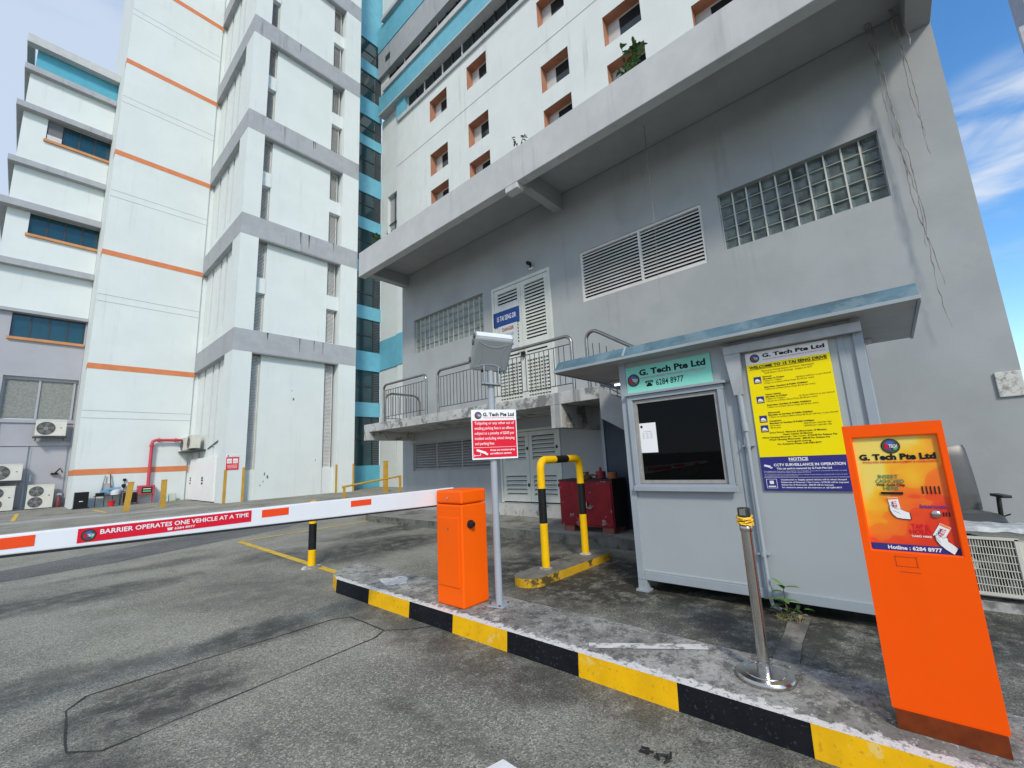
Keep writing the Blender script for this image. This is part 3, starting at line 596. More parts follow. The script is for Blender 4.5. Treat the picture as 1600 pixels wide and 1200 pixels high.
    q = .14; pts = [(6.43, 3.80, 2.60)] + arc((3.80 - q, 3.66 - q), 0, math.pi * .62, q) + [(6.43, 3.50, 3.585), (6.43, 0.6, 1.65), (6.43, .45, 1.5), (6.43, .45, .75)]
    bars = [((6.43, 3.68 - i * .13, 2.62 - max(0, i * .13 - .1) * .667), (6.43, 3.68 - i * .13, 3.44 - max(0, i * .13 - .1) * .667)) for i in range(24)] + [((6.43, 3.7, 2.78), (6.43, .5, .68))]
    rail(pts, bars)
    # patched holes and hairline cracks of the wall stay in its paint; stains run in the material
grey_building()

# dry roots hanging from the canopy
def vine(name, label, x, y, z0, z1, n, amp, thick, branch=1, along=0.03):
    b = MB()
    for s in range(branch):
        pts = []; rad = []; yy = y + s * .03; xx = x
        for k in range(n):
            f = k / (n - 1); zz = z0 + (z1 - z0) * f * (1 - .12 * s)
            pts.append((xx + rnd.uniform(-.01, .01), yy + amp * (math.sin(f * 9 + s * 2) * f + rnd.uniform(-.45, .45) * .5) - along * f, zz)); rad.append(thick * (1 - .6 * f) * rnd.uniform(.6, 1.4))
        b.tube(pts, thick, VINE, 5, rad)
    tag(b.build(name), label, 'root', 'dry roots hanging from the canopy')
vine('hanging_root', 'longest dry root hanging from the canopy over the right wall end', 7.80, -.70, 7.72, 2.9, 46, .045, .010, 3, .12)
vine('hanging_root', 'short dry root hanging right of the longest one at the canopy end', 7.75, -.95, 7.72, 5.3, 26, .025, .010, 2, .04)
vine('hanging_root', 'stubby dry root on the end beam of the canopy', 7.70, -1.02, 7.33, 6.95, 8, .01, .014, 1)
vine('hanging_root', 'thin dry root hanging in front of the wide white louvre', 7.30, 2.66, 7.72, 4.1, 24, .015, .006, 1, -.05)

# ================================================================== TOWER BLOCK (white, grey bands)
def tower():
    t = thing('tower_block', 'white tower with grey floor bands and narrow louvre strips', 'building', (10.4, 27, 0))
    X0, X1, Y0, YB = 6.85, 13.9, 25.7, 33.6
    bands = [(8.02, 9.27), (14.85, 16.12), (21.62, 22.90), (28.40, 29.66), (35.15, 36.4), (41.9, 43.2)]
    TOP = 46.0
    b = MB()
    b.box(X0, 7.78, Y0, 27.1, 0, TOP, WHITE)                      # corner pillar
    b.box(12.74, X1, Y0, 28.2, 0, TOP, WHITE)                     # right pillar
    b.box(8.36, 12.0, Y0 + .34, Y0 + .9, 0, TOP, WHITE)           # centre panel
    b.box(7.78, 12.74, Y0 + .75, Y0 + 1.0, 0, TOP, WHITE)         # recess back
    # left face panels between slots
    zs = [0] + [v for p in bands for v in p] + [TOP]
    slots = [(27.45, 27.75), (29.0, 29.35), (30.15, 30.5), (31.9, 32.25)]
    prev = 27.1
    for a, e in slots + [(33.6, 33.6)]:
        b.box(X0 + .30, X0 + .55, prev, a, 0, TOP, WHITE); prev = e
    b.box(X0 + .62, X0 + .9, 27.1, 33.55, 0, TOP, LOUVD)
    for i, (z0, z1) in enumerate(zip([0] + [p[1] for p in bands], [p[0] for p in bands])):
        h = .95 if i else 2.4
        for a, e in slots: b.box(X0 + .305, X0 + .545, a - .001, e + .001, z0, z0 + h, WHITE)
        b.box(7.781, 8.359, Y0 + .40, Y0 + .749, z0 - .001, (z0 + .04 if i else 1.58), WHITE); b.box(12.001, 12.739, Y0 + .40, Y0 + .749, z0 - .001, (z0 + .04 if i else 1.55), WHITE)
        if i:
            zb = z0 + 2.38; b.box(7.781, 8.359, Y0 + .30, Y0 + .749, zb, zb + .92, WHITE); b.box(12.001, 12.739, Y0 + .30, Y0 + .749, zb, zb + .92, WHITE)
    b.box(X0 + .001, X1 - .001, 27.2, YB, TOP - .4, TOP - .01, WHITE)
    b.box(X0 + .9, X1 - .002, 28.2, YB, 0, TOP - .41, WHITE)
    b.build('wall', t)
    for z0, z1 in bands:
        b = MB(); b.prism([(X0 - .006, Y0 - .006), (X1 + .004, Y0 - .006), (X1 + .004, Y0 + .55), (7.6, Y0 + .55), (7.6, 27.0), (X0 + .45, 27.0), (X0 + .45, 33.52), (X0 - .006, 33.52)], 'z', z0, z1, GREYB)
        b.box(7.8, 12.7, Y0 + .02, Y0 + .06, z0 - .05, z0, GREYB); b.build('floor_band', t)
    def lv(u0, u1, z0, z1, m):
        b = MB(); louvre(b, 'y', Y0 + .52, u0, u1, z0, z1, .085, m, frame=.04, depth=.1); b.build('louvre_strip', t)
    for i, (z0, z1) in enumerate(zip([0] + [p[1] for p in bands], [p[0] for p in bands])):
        if i == 0:
            lv(7.80, 8.34, 1.58, 7.95, LOUV); lv(12.02, 12.6, 1.55, 7.95, LOUV)
        elif i < 5:
            for u0, u1 in ((7.80, 8.34), (12.02, 12.6)): lv(u0, u1, z0 + .04, z0 + 2.38, LOUV); lv(u0, u1, z0 + 3.30, z1 - .05, LOUV)
    for u0, u1, z1, y in ((6.84, 6.97, 1.66, Y0), (7.66, 7.79, 1.75, Y0), (12.70, 12.82, 1.7, Y0), (13.80, 13.92, 1.7, Y0)):
        b = MB(); b.box(u0, u1, y - .012, y + .02, 0, z1, YELLOWD); b.build('corner_guard', t)
    b = MB(); b.box(6.90, 7.46, Y0 - .03, Y0 - .006, 1.66, 2.30, SRED); b.box(6.93, 7.15, Y0 - .033, Y0 - .0301, 1.98, 2.22, SWHITE); b.box(7.20, 7.42, Y0 - .033, Y0 - .0301, 1.98, 2.22, SWHITE)
    b.box(6.90, 7.46, Y0 - .029, Y0 - .006, 2.301, 2.42, SWHITE); b.disc((6.97, Y0 - .031, 2.36), (0, -1, 0), .04, SBLACK, 14); b.text('15 Tai Seng Dr', (7.04, Y0 - .034, 2.33), (1, 0, 0), UP, .05, SBLACK, .38)
    for k in range(3): b.box(6.95, 7.40, Y0 - .034, Y0 - .031, 1.74 + k * .07, 1.76 + k * .07, SWHITE)
    for k in range(4): b.box(6.96 + k * .045, 6.98 + k * .045, Y0 - .036, Y0 - .034, 2.03, 2.12 + (k % 2) * .05, PGREY); b.box(7.23 + k * .045, 7.25 + k * .045, Y0 - .036, Y0 - .034, 2.03, 2.16 - (k % 2) * .05, PGREY)
    lab(b.build('sign_board', t), 'small red and white notice low on the tower corner')
    WS = M('water_stain', (0.10, 0.10, 0.10), 0.9, var=0.3, scale=6)
    for x, zt_, ln, wd_ in ((10.68, 22.89, .62, .05), (10.80, 22.89, .55, .035), (10.10, 16.11, .85, .05), (10.62, 16.11, .95, .06), (8.52, 9.26, .42, .06), (10.3, 9.26, .9, .035), (11.15, 9.26, .7, .03), (11.7, 9.26, .85, .03), (9.6, 29.65, .7, .04), (12.2, 16.11, .5, .03)):
        b = MB(); y_ = Y0 - .0075; p = [(x - wd_, zt_), (x + wd_, zt_), (x + wd_ * .6, zt_ - ln * .35), (x + wd_ * .35, zt_ - ln), (x - wd_ * .2, zt_ - ln * .9), (x - wd_ * .7, zt_ - ln * .4)]
        b.add([(q_[0], y_, q_[1]) for q_ in p], [tuple(range(6))], WS); b.build('water_stain', t)
    for x, z_, sz in ((8.85, 1.35, .09), (9.0, 1.18, .10), (8.80, .95, .06), (8.65, .75, .05), (10.1, 6.1, .05), (10.2, 5.6, .10), (11.6, 2.0, .06)):
        b = MB(); n_ = 7; b.add([(x + sz * rnd.uniform(.5, 1.1) * math.cos(6.283 * k_ / n_) * .6, Y0 + .337, z_ + sz * rnd.uniform(.6, 1.3) * math.sin(6.283 * k_ / n_)) for k_ in range(n_)], [tuple(range(n_))], M('scuff_mark', (0.13, 0.13, 0.13), 0.9)); b.build('scuff_mark', t)
    # steel doors low on the left face
    for k, (ya, yb) in enumerate(((32.5, 29.75), (29.7, 27.2))):
        b = MB(); b.box(X0 - .02 - .03 * k, X0 + .296, yb, ya, .05, 2.42, DOORW); d = b.build('door', t)
        b = MB(); y = ya - .35 if k == 0 else ya - .3
        for z in (.95, 1.12, 1.25): b.box(X0 - .05 - .05 * k, X0 - .021 - .03 * k, y - .06, y + .06, z, z + .09, BLACK)
        b.build('handle', d)
    b = MB(); b.tube([(X0 + .28, 30.2, 2.95), (X0 + .25, 27.3, 3.45)], .035, FRAME, 8); b.obox((X0 + .15, 27.15, 3.5), (1, 0, 0), (0, 1, .1), (0, 0, 1), .07, .16, .07, FRAME); lab(b.build('conduit', t), 'dark conduit with a camera on the tower side')
tower()

# ================================================================== STRIPED WALL TOWER
def striped():
    t = thing('stair_tower', 'tall plain white tower with thin orange stripes', 'building', (4.4, 36, 0))
    b = MB(); b.box(1.88, 6.849, 33.5, 44, 0, 46, WHITE); b.box(6.849, 8.2, 33.601, 44, 0, 45.5, WHITE); b.build('wall', t)
    for z in (1.91, 7.9, 14.88, 21.58, 28.26, 34.9, 41.6):
        b = MB(); b.box(1.872, 6.9, 33.485, 34.2 if z > 5 else 37.4, z - .15, z + .17, ORAS); b.build('stripe', t)
    for z in (4.9, 11.8, 18.55, 25.2, 31.9):
        b = MB(); b.box(1.9, 6.85, 33.494, 33.5, z, z + .03, GREYB); b.box(1.9, 6.85, 33.494, 33.5, z + .42, z + .45, GREYB); b.build('wall_joint', t)
striped()

# ================================================================== LEFT ANNEX
def annex():
    t = thing('annex_building', 'stepped white and grey annex with teal top storey and projecting eaves', 'building', (-.3, 38, 0))
    Y = 37.5; X0, X1 = -2.15, 1.87
    b = MB()
    b.wall('y', Y, X0, X1, 11.6, 27.4, [(-1.1, 1.87, 23.0, 24.45), (-1.22, 1.87, 16.45, 17.85)], .25, WHITE)
    b.wall('y', Y, X0, X1, 0, 11.6, [(-1.28, 1.80, 9.95, 11.42), (-1.25, 1.82, 0, 7.65)], .30, ANNEXG)
    b.box(X0, X1, Y + .31, 48, 0, 27.4, WHITE); b.quad((X0, Y, 0), (X0, Y + .31, 0), (X0, Y + .31, 27.4), (X0, Y, 27.4), WHITE)
    b.build('wall', t)
    b = MB(); b.box(X0 + .15, X1, Y + .1, 47, 27.41, 29.2, TEAL); b.build('teal_storey', t)
    for z0, z1, pr in ((29.05, 29.62, .45), (27.2, 27.58, .35), (24.45, 24.82, .45), (20.7, 21.06, .40), (17.85, 18.28, .5), (14.2, 14.58, .42), (11.43, 11.62, .25)):
        b = MB(); b.box(X0 - pr * .7, X1, Y - pr, Y + .05, z0, z1, GREYB if z0 < 29 else FASC); b.box(X0 - pr * .7, X0 - .001, Y + .051, 47.5, z0, z1, GREYB); b.build('eave', t)
    for (u0, u1, z0, z1, n) in ((-1.1, 1.87, 23.0, 24.45, 4), (-1.22, 1.87, 16.45, 17.85, 4), (-1.28, 1.80, 9.95, 11.42, 4)):
        b = MB(); wd = (u1 - u0) / n; y = Y + .18
        for i in range(n + 1): b.box(u0 + i * wd - .04, u0 + i * wd + .04, y - .03, y + .05, z0, z1, FRAME)
        b.box(u0, u1, y - .028, y + .05, z0, z0 + .06, FRAME); b.box(u0, u1, y - .028, y + .05, z1 - .06, z1, FRAME)
        o = b.build('window', t)
        b = MB(); b.box(u0 + .001, u1 - .001, y + .0, y + .03, z0 + .001, z1 - .001, TGLASS); b.build('pane', o)
        b = MB(); b.box(u0 - .08, u1 + .02, Y - .14, Y + .17, z0 - .16, z0 - .001, ORAL); b.build('sill', o)
        if z0 > 20:
            b = MB(); b.box(u0 + .03, u0 + wd - .05, y - .10, y - .031, z0 + .45, z1 - .04, M('old_aircon_face', (0.13, 0.13, 0.14), 0.6)); b.box(u0 + .03, u0 + wd - .05, y - .12, y - .031, z0 + .02, z0 + .44, LFRAME); b.build('ventilator', o)
    # ground floor recess: mesh, beams and steel doors
    b = MB(); y = Y + .24
    b.box(-1.25, 1.82, y + .02, y + .05, 5.25, 7.5, MESHP); b.build('mesh_panel', t)
    b = MB()
    for x in (-1.25, .16, 1.62): b.box(x, x + .10, y - .04, y + .019, 5.15, 7.65, ANNEXG)
    b.box(-1.25, 1.82, y - .06, y + .03, 7.48, 7.649, ANNEXG); b.box(-1.25, 1.82, y - .09, y + .03, 4.95, 5.149, ANNEXG); b.box(-1.25, 1.82, y - .08, y + .03, 3.60, 3.85, ANNEXG)
    b.build('frame_beam', t)
    b = MB(); b.box(-1.25, 1.82, y, y + .04, 3.851, 4.949, ANNEXG); b.build('infill_panel', t)
    for x0, x1 in ((-1.2, .12), (.2, 1.72)):
        b = MB(); b.box(x0, x1, y - .03, y + .04, .12, 3.57, ANNEXG); b.box(x0 + .02, x0 + .06, y - .05, y - .031, .3, 3.5, GREYB); d = b.build('door', t)
        b = MB(); b.box(x0 + .12, x0 + .2, y - .09, y - .031, 1.55, 1.95, LFRAME); b.build('handle', d)
annex()

# ================================================================== OFFICE BLOCK (white facade, cyan bands, glass strip)
def office():
    t = thing('office_block', 'large white block with cyan bands, orange window reveals and glazed corner strip', 'building', (18, 14, 0))
    XF = 17.0; YE = -1.0
    cols = [(21.44, 19.55), (17.50, 15.68), (11.56, 9.75), (7.66, 5.75), (3.63, 1.85)]
    rows = [(25.62, 27.35), (21.30, 23.02), (18.45, 20.20)]
    b = MB(); holes = [(y1, y0, z0, z1, ORAW) for (y0, y1) in cols for (z0, z1) in rows]
    b.wall('x', XF, YE, 25.6, 0, 28.1, holes, .62, WHITE2)
    b.quad((XF, 25.6, 0), (XF + .25, 25.6, 0), (XF + .25, 25.6, 28.1), (XF, 25.6, 28.1), WHITE2)
    b.wall('x', XF + .25, 25.6, 28.2, 0, 28.1, [(25.72, 27.25, 19.38, 22.6), (25.35, 26.1, 1.5, 3.1)], .3, WHITE2)
    b.wall('y', YE, XF, 34, 0, 46, [], 0, WHITE2)
    b.box(XF + .9, 34, YE + .01, 28.1, 0, 45.9, WHITE2)
    b.box(XF - .012, XF - .002, -1, 25.6, 24.30, 24.345, GREYB)
    b.build('wall', t)
    for (y0, y1) in cols:
        for (z0, z1) in rows:
            if (y0, z0) == (3.63, 25.62): pass
            b = MB(); X = XF + .55; b.box(X, X + .05, y1, y0, z0, z0 + .09, LFRAME); b.box(X, X + .05, y1, y0, z1 - .09, z1, LFRAME); b.box(X, X + .05, y1, y1 + .09, z0 + .09, z1 - .09, LFRAME); b.box(X, X + .05, y0 - .62, y0, z0 + .09, z1 - .09, LFRAME)
            o = b.build('window', t)
            b = MB(); b.box(X + .02, X + .04, y1 + .09, y0 - .62, z0 + .09, z1 - .09, GLASS); b.build('pane', o)
    # dark stair window and doorway in the recessed strip
    b = MB(); b.box(XF + .50, XF + .54, 25.72, 27.25, 19.38, 22.6, GREYB); b.box(XF + .4, XF + .46, 26.45, 26.5, 19.38, 22.6, FRAME); b.box(XF + .4, XF + .46, 25.72, 27.25, 20.2, 20.26, FRAME); b.build('window', t)
    b = MB(); louvre(b, 'x', XF + .35, 25.35, 26.1, 1.5, 3.1, .09, LOUVD, depth=.1); b.build('louvre_panel', t)
    b = MB(); b.box(XF + .18, XF + .249, 25.601, 28.19, 8.55, 10.85, CYAN); b.box(XF - .05, XF - .001, 11.7, 25.65, 8.5, 10.8, CYAN); b.build('cyan_band', t)
    # upper floors
    def bar(name, x, y1, z0, z1, m, x1=XF + .9):
        b = MB(); b.box(x, x1, YE, y1, z0, z1, m); return b.build(name, t)
    bar('ledge', 16.85, 25.3, 28.101, 28.40, FASC)
    def band(z0, z1, y1):
        b = MB(); b.box(XF + .30, XF + .36, YE, y1, z0, z1, GLASS); o = b.build('window_band', t)
        y = y1 - .02
        while y > YE: b = MB(); b.box(XF + .22, XF + .299, y - .05, y + .02, z0, z1, FRAME if int(y * 7) % 3 else LFRAME); b.build('mullion', o); y -= 1.05
    band(28.401, 29.95, 24.45)
    b = MB(); b.box(16.95, XF + .9, 24.451, 25.6, 28.401, 29.95, CYAN); b.box(XF + .25, XF + .9, 25.601, 28.1, 28.101, 29.95, WHITE2); b.build('wall_panel', t)
    bar('ledge', 16.64, 27.75, 29.951, 30.06, FASC)
    bar('cyan_band', 16.67, 27.7, 30.061, 31.7, CYAN)
    bar('ledge', 16.52, 26.95, 31.701, 32.14, FASC)
    band(32.141, 33.85, 27.0)
    b = MB(); b.box(XF + .1, XF + .9, 27.001, 28.1, 31.701, 33.85, WHITE2); b.build('wall_panel', t)
    bar('grey_band', 16.82, 28.1, 33.851, 36.3, GREYB)
    b = MB(); b.box(16.813, 16.82, 26.3, 27.0, 34.75, 35.35, FRAME); b.build('vent', t)
    bar('shadow_gap', 17.0, 28.0, 36.301, 36.4, FRAME)
    bar('cyan_band', 16.80, 28.15, 36.401, 38.9, CYAN)
    bar('ledge', 16.55, 27.3, 38.901, 39.25, FASC)
    b = MB(); b.box(XF + .2, XF + .9, YE, 28.1, 39.251, 46, WHITE2); b.build('upper_wall', t)
    # glazed corner strip
    Y = 28.2; k = 28.2 / 26.4
    def Z(z): return (z - 1.5) * k + 1.5
    b = MB(); b.box(13.0, XF + .25, Y + .08, Y + .14, 0, Z(34.9), M('strip_glazing', (0.020, 0.055, 0.065), 0.06, var=0.3, scale=0.35, spec=0.7)); gs = b.build('glass_strip', t)
    for z0, z1 in ((4.8, 5.78), (8.0, 9.35), (11.7, 12.65), (15.1, 16.0), (18.5, 19.4), (21.45, 22.9), (25.4, 26.2), (28.0, 29.5), (31.9, 32.85), (34.9, 43.0)): b = MB(); b.box(13.0, XF + .24, Y - .02, Y + .10, Z(z0), Z(z1), CYAN); b.build('cyan_spandrel', gs)
    b = MB(); b.box(13.0, XF + .24, Y - .02, Y + .10, 0, Z(1.55), TEAL); b.build('teal_panel', gs)
    b = MB()
    for z in (3.3, 6.9, 10.5, 13.6, 17.6, 20.5, 24.2, 27.0, 30.6, 33.8): b.box(13.0, XF + .24, Y + .03, Y + .078, Z(z) - .04, Z(z) + .04, FRAME)
    for x in (14.2, 16.62): b.box(x, x + .09, Y + .01, Y + .078, Z(1.56), Z(34.89), FRAME)
    b.build('mullion', gs)
    b = MB()
    for z0, z1 in ((1.6, 4.75), (5.8, 7.95), (9.4, 11.65), (12.7, 15.0), (16.05, 18.45), (19.45, 21.4), (22.95, 25.35), (26.25, 27.95), (29.55, 31.85)):
        n = int((Z(z1) - Z(z0)) / .13); b = MB()
        for i in range(n): z = Z(z0) + i * .13; b.box(16.72, XF + .2, Y + .0, Y + .05, z, z + .05, M('steel_grating', (0.10, 0.12, 0.13), 0.5))
        b.build('louvre_blades', gs)
office()

# ================================================================== FAR BACKGROUND, right edge
def far_block():
    t = thing('apartment_tower', 'distant grey tower at the top right corner behind the sky gap', 'building', (70, -14, 0))
    b = MB(); b.box(60.5, 64, -40, -16.15, 0, 62, M('far_tower_wall', (0.30, 0.31, 0.36), 0.8, var=0.08)); b.build('wall', t)
    for z in range(4, 60, 4):
        b = MB(); b.box(60.42, 60.5, -39, -17.2, z, z + 1.7, M('far_tower_window', (0.06, 0.08, 0.11), 0.3)); b.build('window', t)
    b = MB(); b.box(60.0, 60.499, -16.9, -15.3, 0, 40.5, M('far_tower_trim', (0.42, 0.43, 0.46), 0.8)); b.build('corner_column', t)
far_block()
def leafcloud(b, c, r, n, size, m, flat=1.0):
    for _ in range(n):
        while True:
            d = Vector((rnd.uniform(-1, 1), rnd.uniform(-1, 1), rnd.uniform(-1, 1)))
            if .15 < d.length < 1: break
        p = Vector(c) + Vector((d.x * r, d.y * r, d.z * r * flat)); a = Vector((rnd.gauss(0, 1), rnd.gauss(0, 1), rnd.gauss(0, .6))).normalized(); e = a.orthogonal().normalized(); s = size * rnd.uniform(.6, 1.3)
        b.add([p - a * s, p - e * s * .45, p + a * s, p + e * s * .45], [(0, 1, 2, 3)], m)
def tree():
    t = thing('tree', 'dark green tree showing past the right end of the grey wall', 'tree', (40, -8.9, 0))
    b = MB(); b.tube([(40, -8.9, 0), (40.1, -8.8, 2), (39.9, -9, 4.5)], .2, STEM, 8, [.26, .2, .1]); b.tube([(40.05, -8.85, 2.6), (40.6, -8.0, 4.4)], .1, STEM, 6, [.1, .04]); b.tube([(40.05, -8.85, 2.4), (39.5, -9.9, 4.4)], .1, STEM, 6, [.1, .04]); b.build('trunk', t)
    b = MB()
    for c, r in (((40, -8.9, 5.6), 1.5), ((40.4, -8.0, 4.9), 1.0), ((39.6, -9.9, 4.8), 1.1), ((40, -8.2, 6.4), .8), ((40.1, -9.3, 4), 1.0)): leafcloud(b, c, r, 420, .16, LEAFD if r > 1 else LEAF)
    b.build('crown', t)
tree()

# ================================================================== BARRIER GATE
LOGO_R = 1.0
def logo(b, c, u, v, n_, r, txt=True):
    """round company emblem: black disc, coloured blobs, two letters"""
    c = Vector(c); u = Vector(u); v = Vector(v); k = Vector(n_)
    def ring(rr, m, off, n=28, dx=0, dy=0, sx=1, sy=1): b.add([c + k * off + u * (dx + rr * sx * math.cos(2 * math.pi * i / n)) + v * (dy + rr * sy * math.sin(2 * math.pi * i / n)) for i in range(n)], [tuple(range(n))], m)
    e = max(.0012, r * .02)
    ring(r, SBLACK, e); ring(r * .90, M('logo_rim', (0.05, 0.06, 0.05), 0.5), e * 2)
    ring(r * .34, SLBLUE, e * 3, 16, -.02 * r, .40 * r, 1.2, .8); ring(r * .30, SGREEN, e * 3, 16, .34 * r, -.30 * r, 1.1, .8); ring(r * .32, SRED, e * 3, 16, -.46 * r, -.02 * r, .55, 1.3); ring(r * .28, M('logo_violet', (0.13, 0.05, 0.20), 0.5), e * 3, 16, -.05 * r, -.42 * r, 1.1, .7)
    if txt: b.text('G', c + k * e * 4 - u * r * .60 - v * r * .22, u, v, r * .46, SRED, r * .36, bold=.04); b.text('TECH', c + k * e * 4 - u * r * .18 - v * r * .22, u, v, r * .42, SWHITE, r * .86, bold=.03)
def barrier():
    t = thing('barrier_gate', 'orange barrier cabinet with long white boom carrying a red banner', 'barrier', (3.0, 3.38, .15))
    b = MB(); b.box(2.832, 3.165, 3.185, 3.57, .152, 1.088, ORANGE); b.build('cabinet', t, bevel=.014, seg=3)
    b = MB(); b.box(2.83, 3.167, 3.183, 3.572, 1.094, 1.225, ORANGE); b.build('lid', t, bevel=.022, seg=3)
    b = MB(); b.box(2.823, 2.8315, 3.225, 3.535, .33, .965, ORANGE); d = b.build('access_panel', t, bevel=.004)
    b = MB(); b.cyl((2.815, 3.38, .86), (2.824, 3.38, .86), .009, STEEL, 12); b.build('lock', d)
    b = MB(); b.cyl((2.822, 3.38, 1.15), (2.831, 3.38, 1.15), .010, STEEL, 12); b.build('lock', t)
    b = MB(); b.cyl((2.935, 3.186, .90), (2.935, 3.165, .90), .040, PLAST, 20); b.cyl((2.935, 3.166, .90), (2.935, 3.135, .90), .026, PLAST, 20); b.cyl((2.935, 3.14, .90), (2.935, 3.125, .90), .015, BLACK, 12); b.build('release_knob', t)
    # boom
    y0, y1 = 3.60, 3.65
    b = MB(); z0 = lambda x: 1.128 - .020 * (x + .04); XA, XB_ = -2.2, 3.10
    v = [(XA, y0, z0(XA)), (XB_, y0, z0(XB_)), (XB_, y0, 1.232), (XA, y0, 1.232), (XA, y1, z0(XA)), (XB_, y1, z0(XB_)), (XB_, y1, 1.232), (XA, y1, 1.232)]
    b.add(v, [(0, 1, 2, 3), (5, 4, 7, 6), (3, 2, 6, 7), (0, 4, 5, 1), (0, 3, 7, 4), (1, 5, 6, 2)], ARMW)
    arm = b.build('boom', t, bevel=.007)
    b = MB(); b.prism([(XA, z0(XA) - .014), (XB_, z0(XB_) - .012), (XB_, z0(XB_) + .002), (XA, z0(XA) + .002)], 'y', y0 + .004, y1 - .004, RUBBER); b.build('rubber_edge', arm)
    y = y0 - .002
    for x0, x1, za, zb in ((-1.55, -1.20, 1.155, 1.213), (-.55, .085, 1.158, 1.217), (1.22, 1.41, 1.160, 1.215), (1.925, 2.12, 1.158, 1.209)):
        b = MB(); b.box(x0, x1, y, y0 + .001, za, zb, REFL); b.build('reflector', arm)
    b = MB(); b.box(.25, 1.15, y, y0 + .001, 1.142, 1.222, SRED); b.build('banner', arm)
    b = MB(); u = (1, 0, 0); b.text('BARRIER OPERATES ONE VEHICLE AT A TIME', (.345, y - .0015, 1.180), u, UP, .026, SWHITE, .785, bold=.022)
    b.text('6284 8977', (.70, y - .0015, 1.154), u, UP, .013, SWHITE, .11, bold=.02)
    b.box(.665, .688, y - .0015, y, 1.153, 1.162, SWHITE); b.box(.662, .691, y - .0015, y, 1.163, 1.168, SWHITE)
    b.build('lettering', arm)
    b = MB(); logo(b, (.297, y, 1.181), u, UP, (0, -1, 0), .033); b.build('emblem', arm)
barrier()

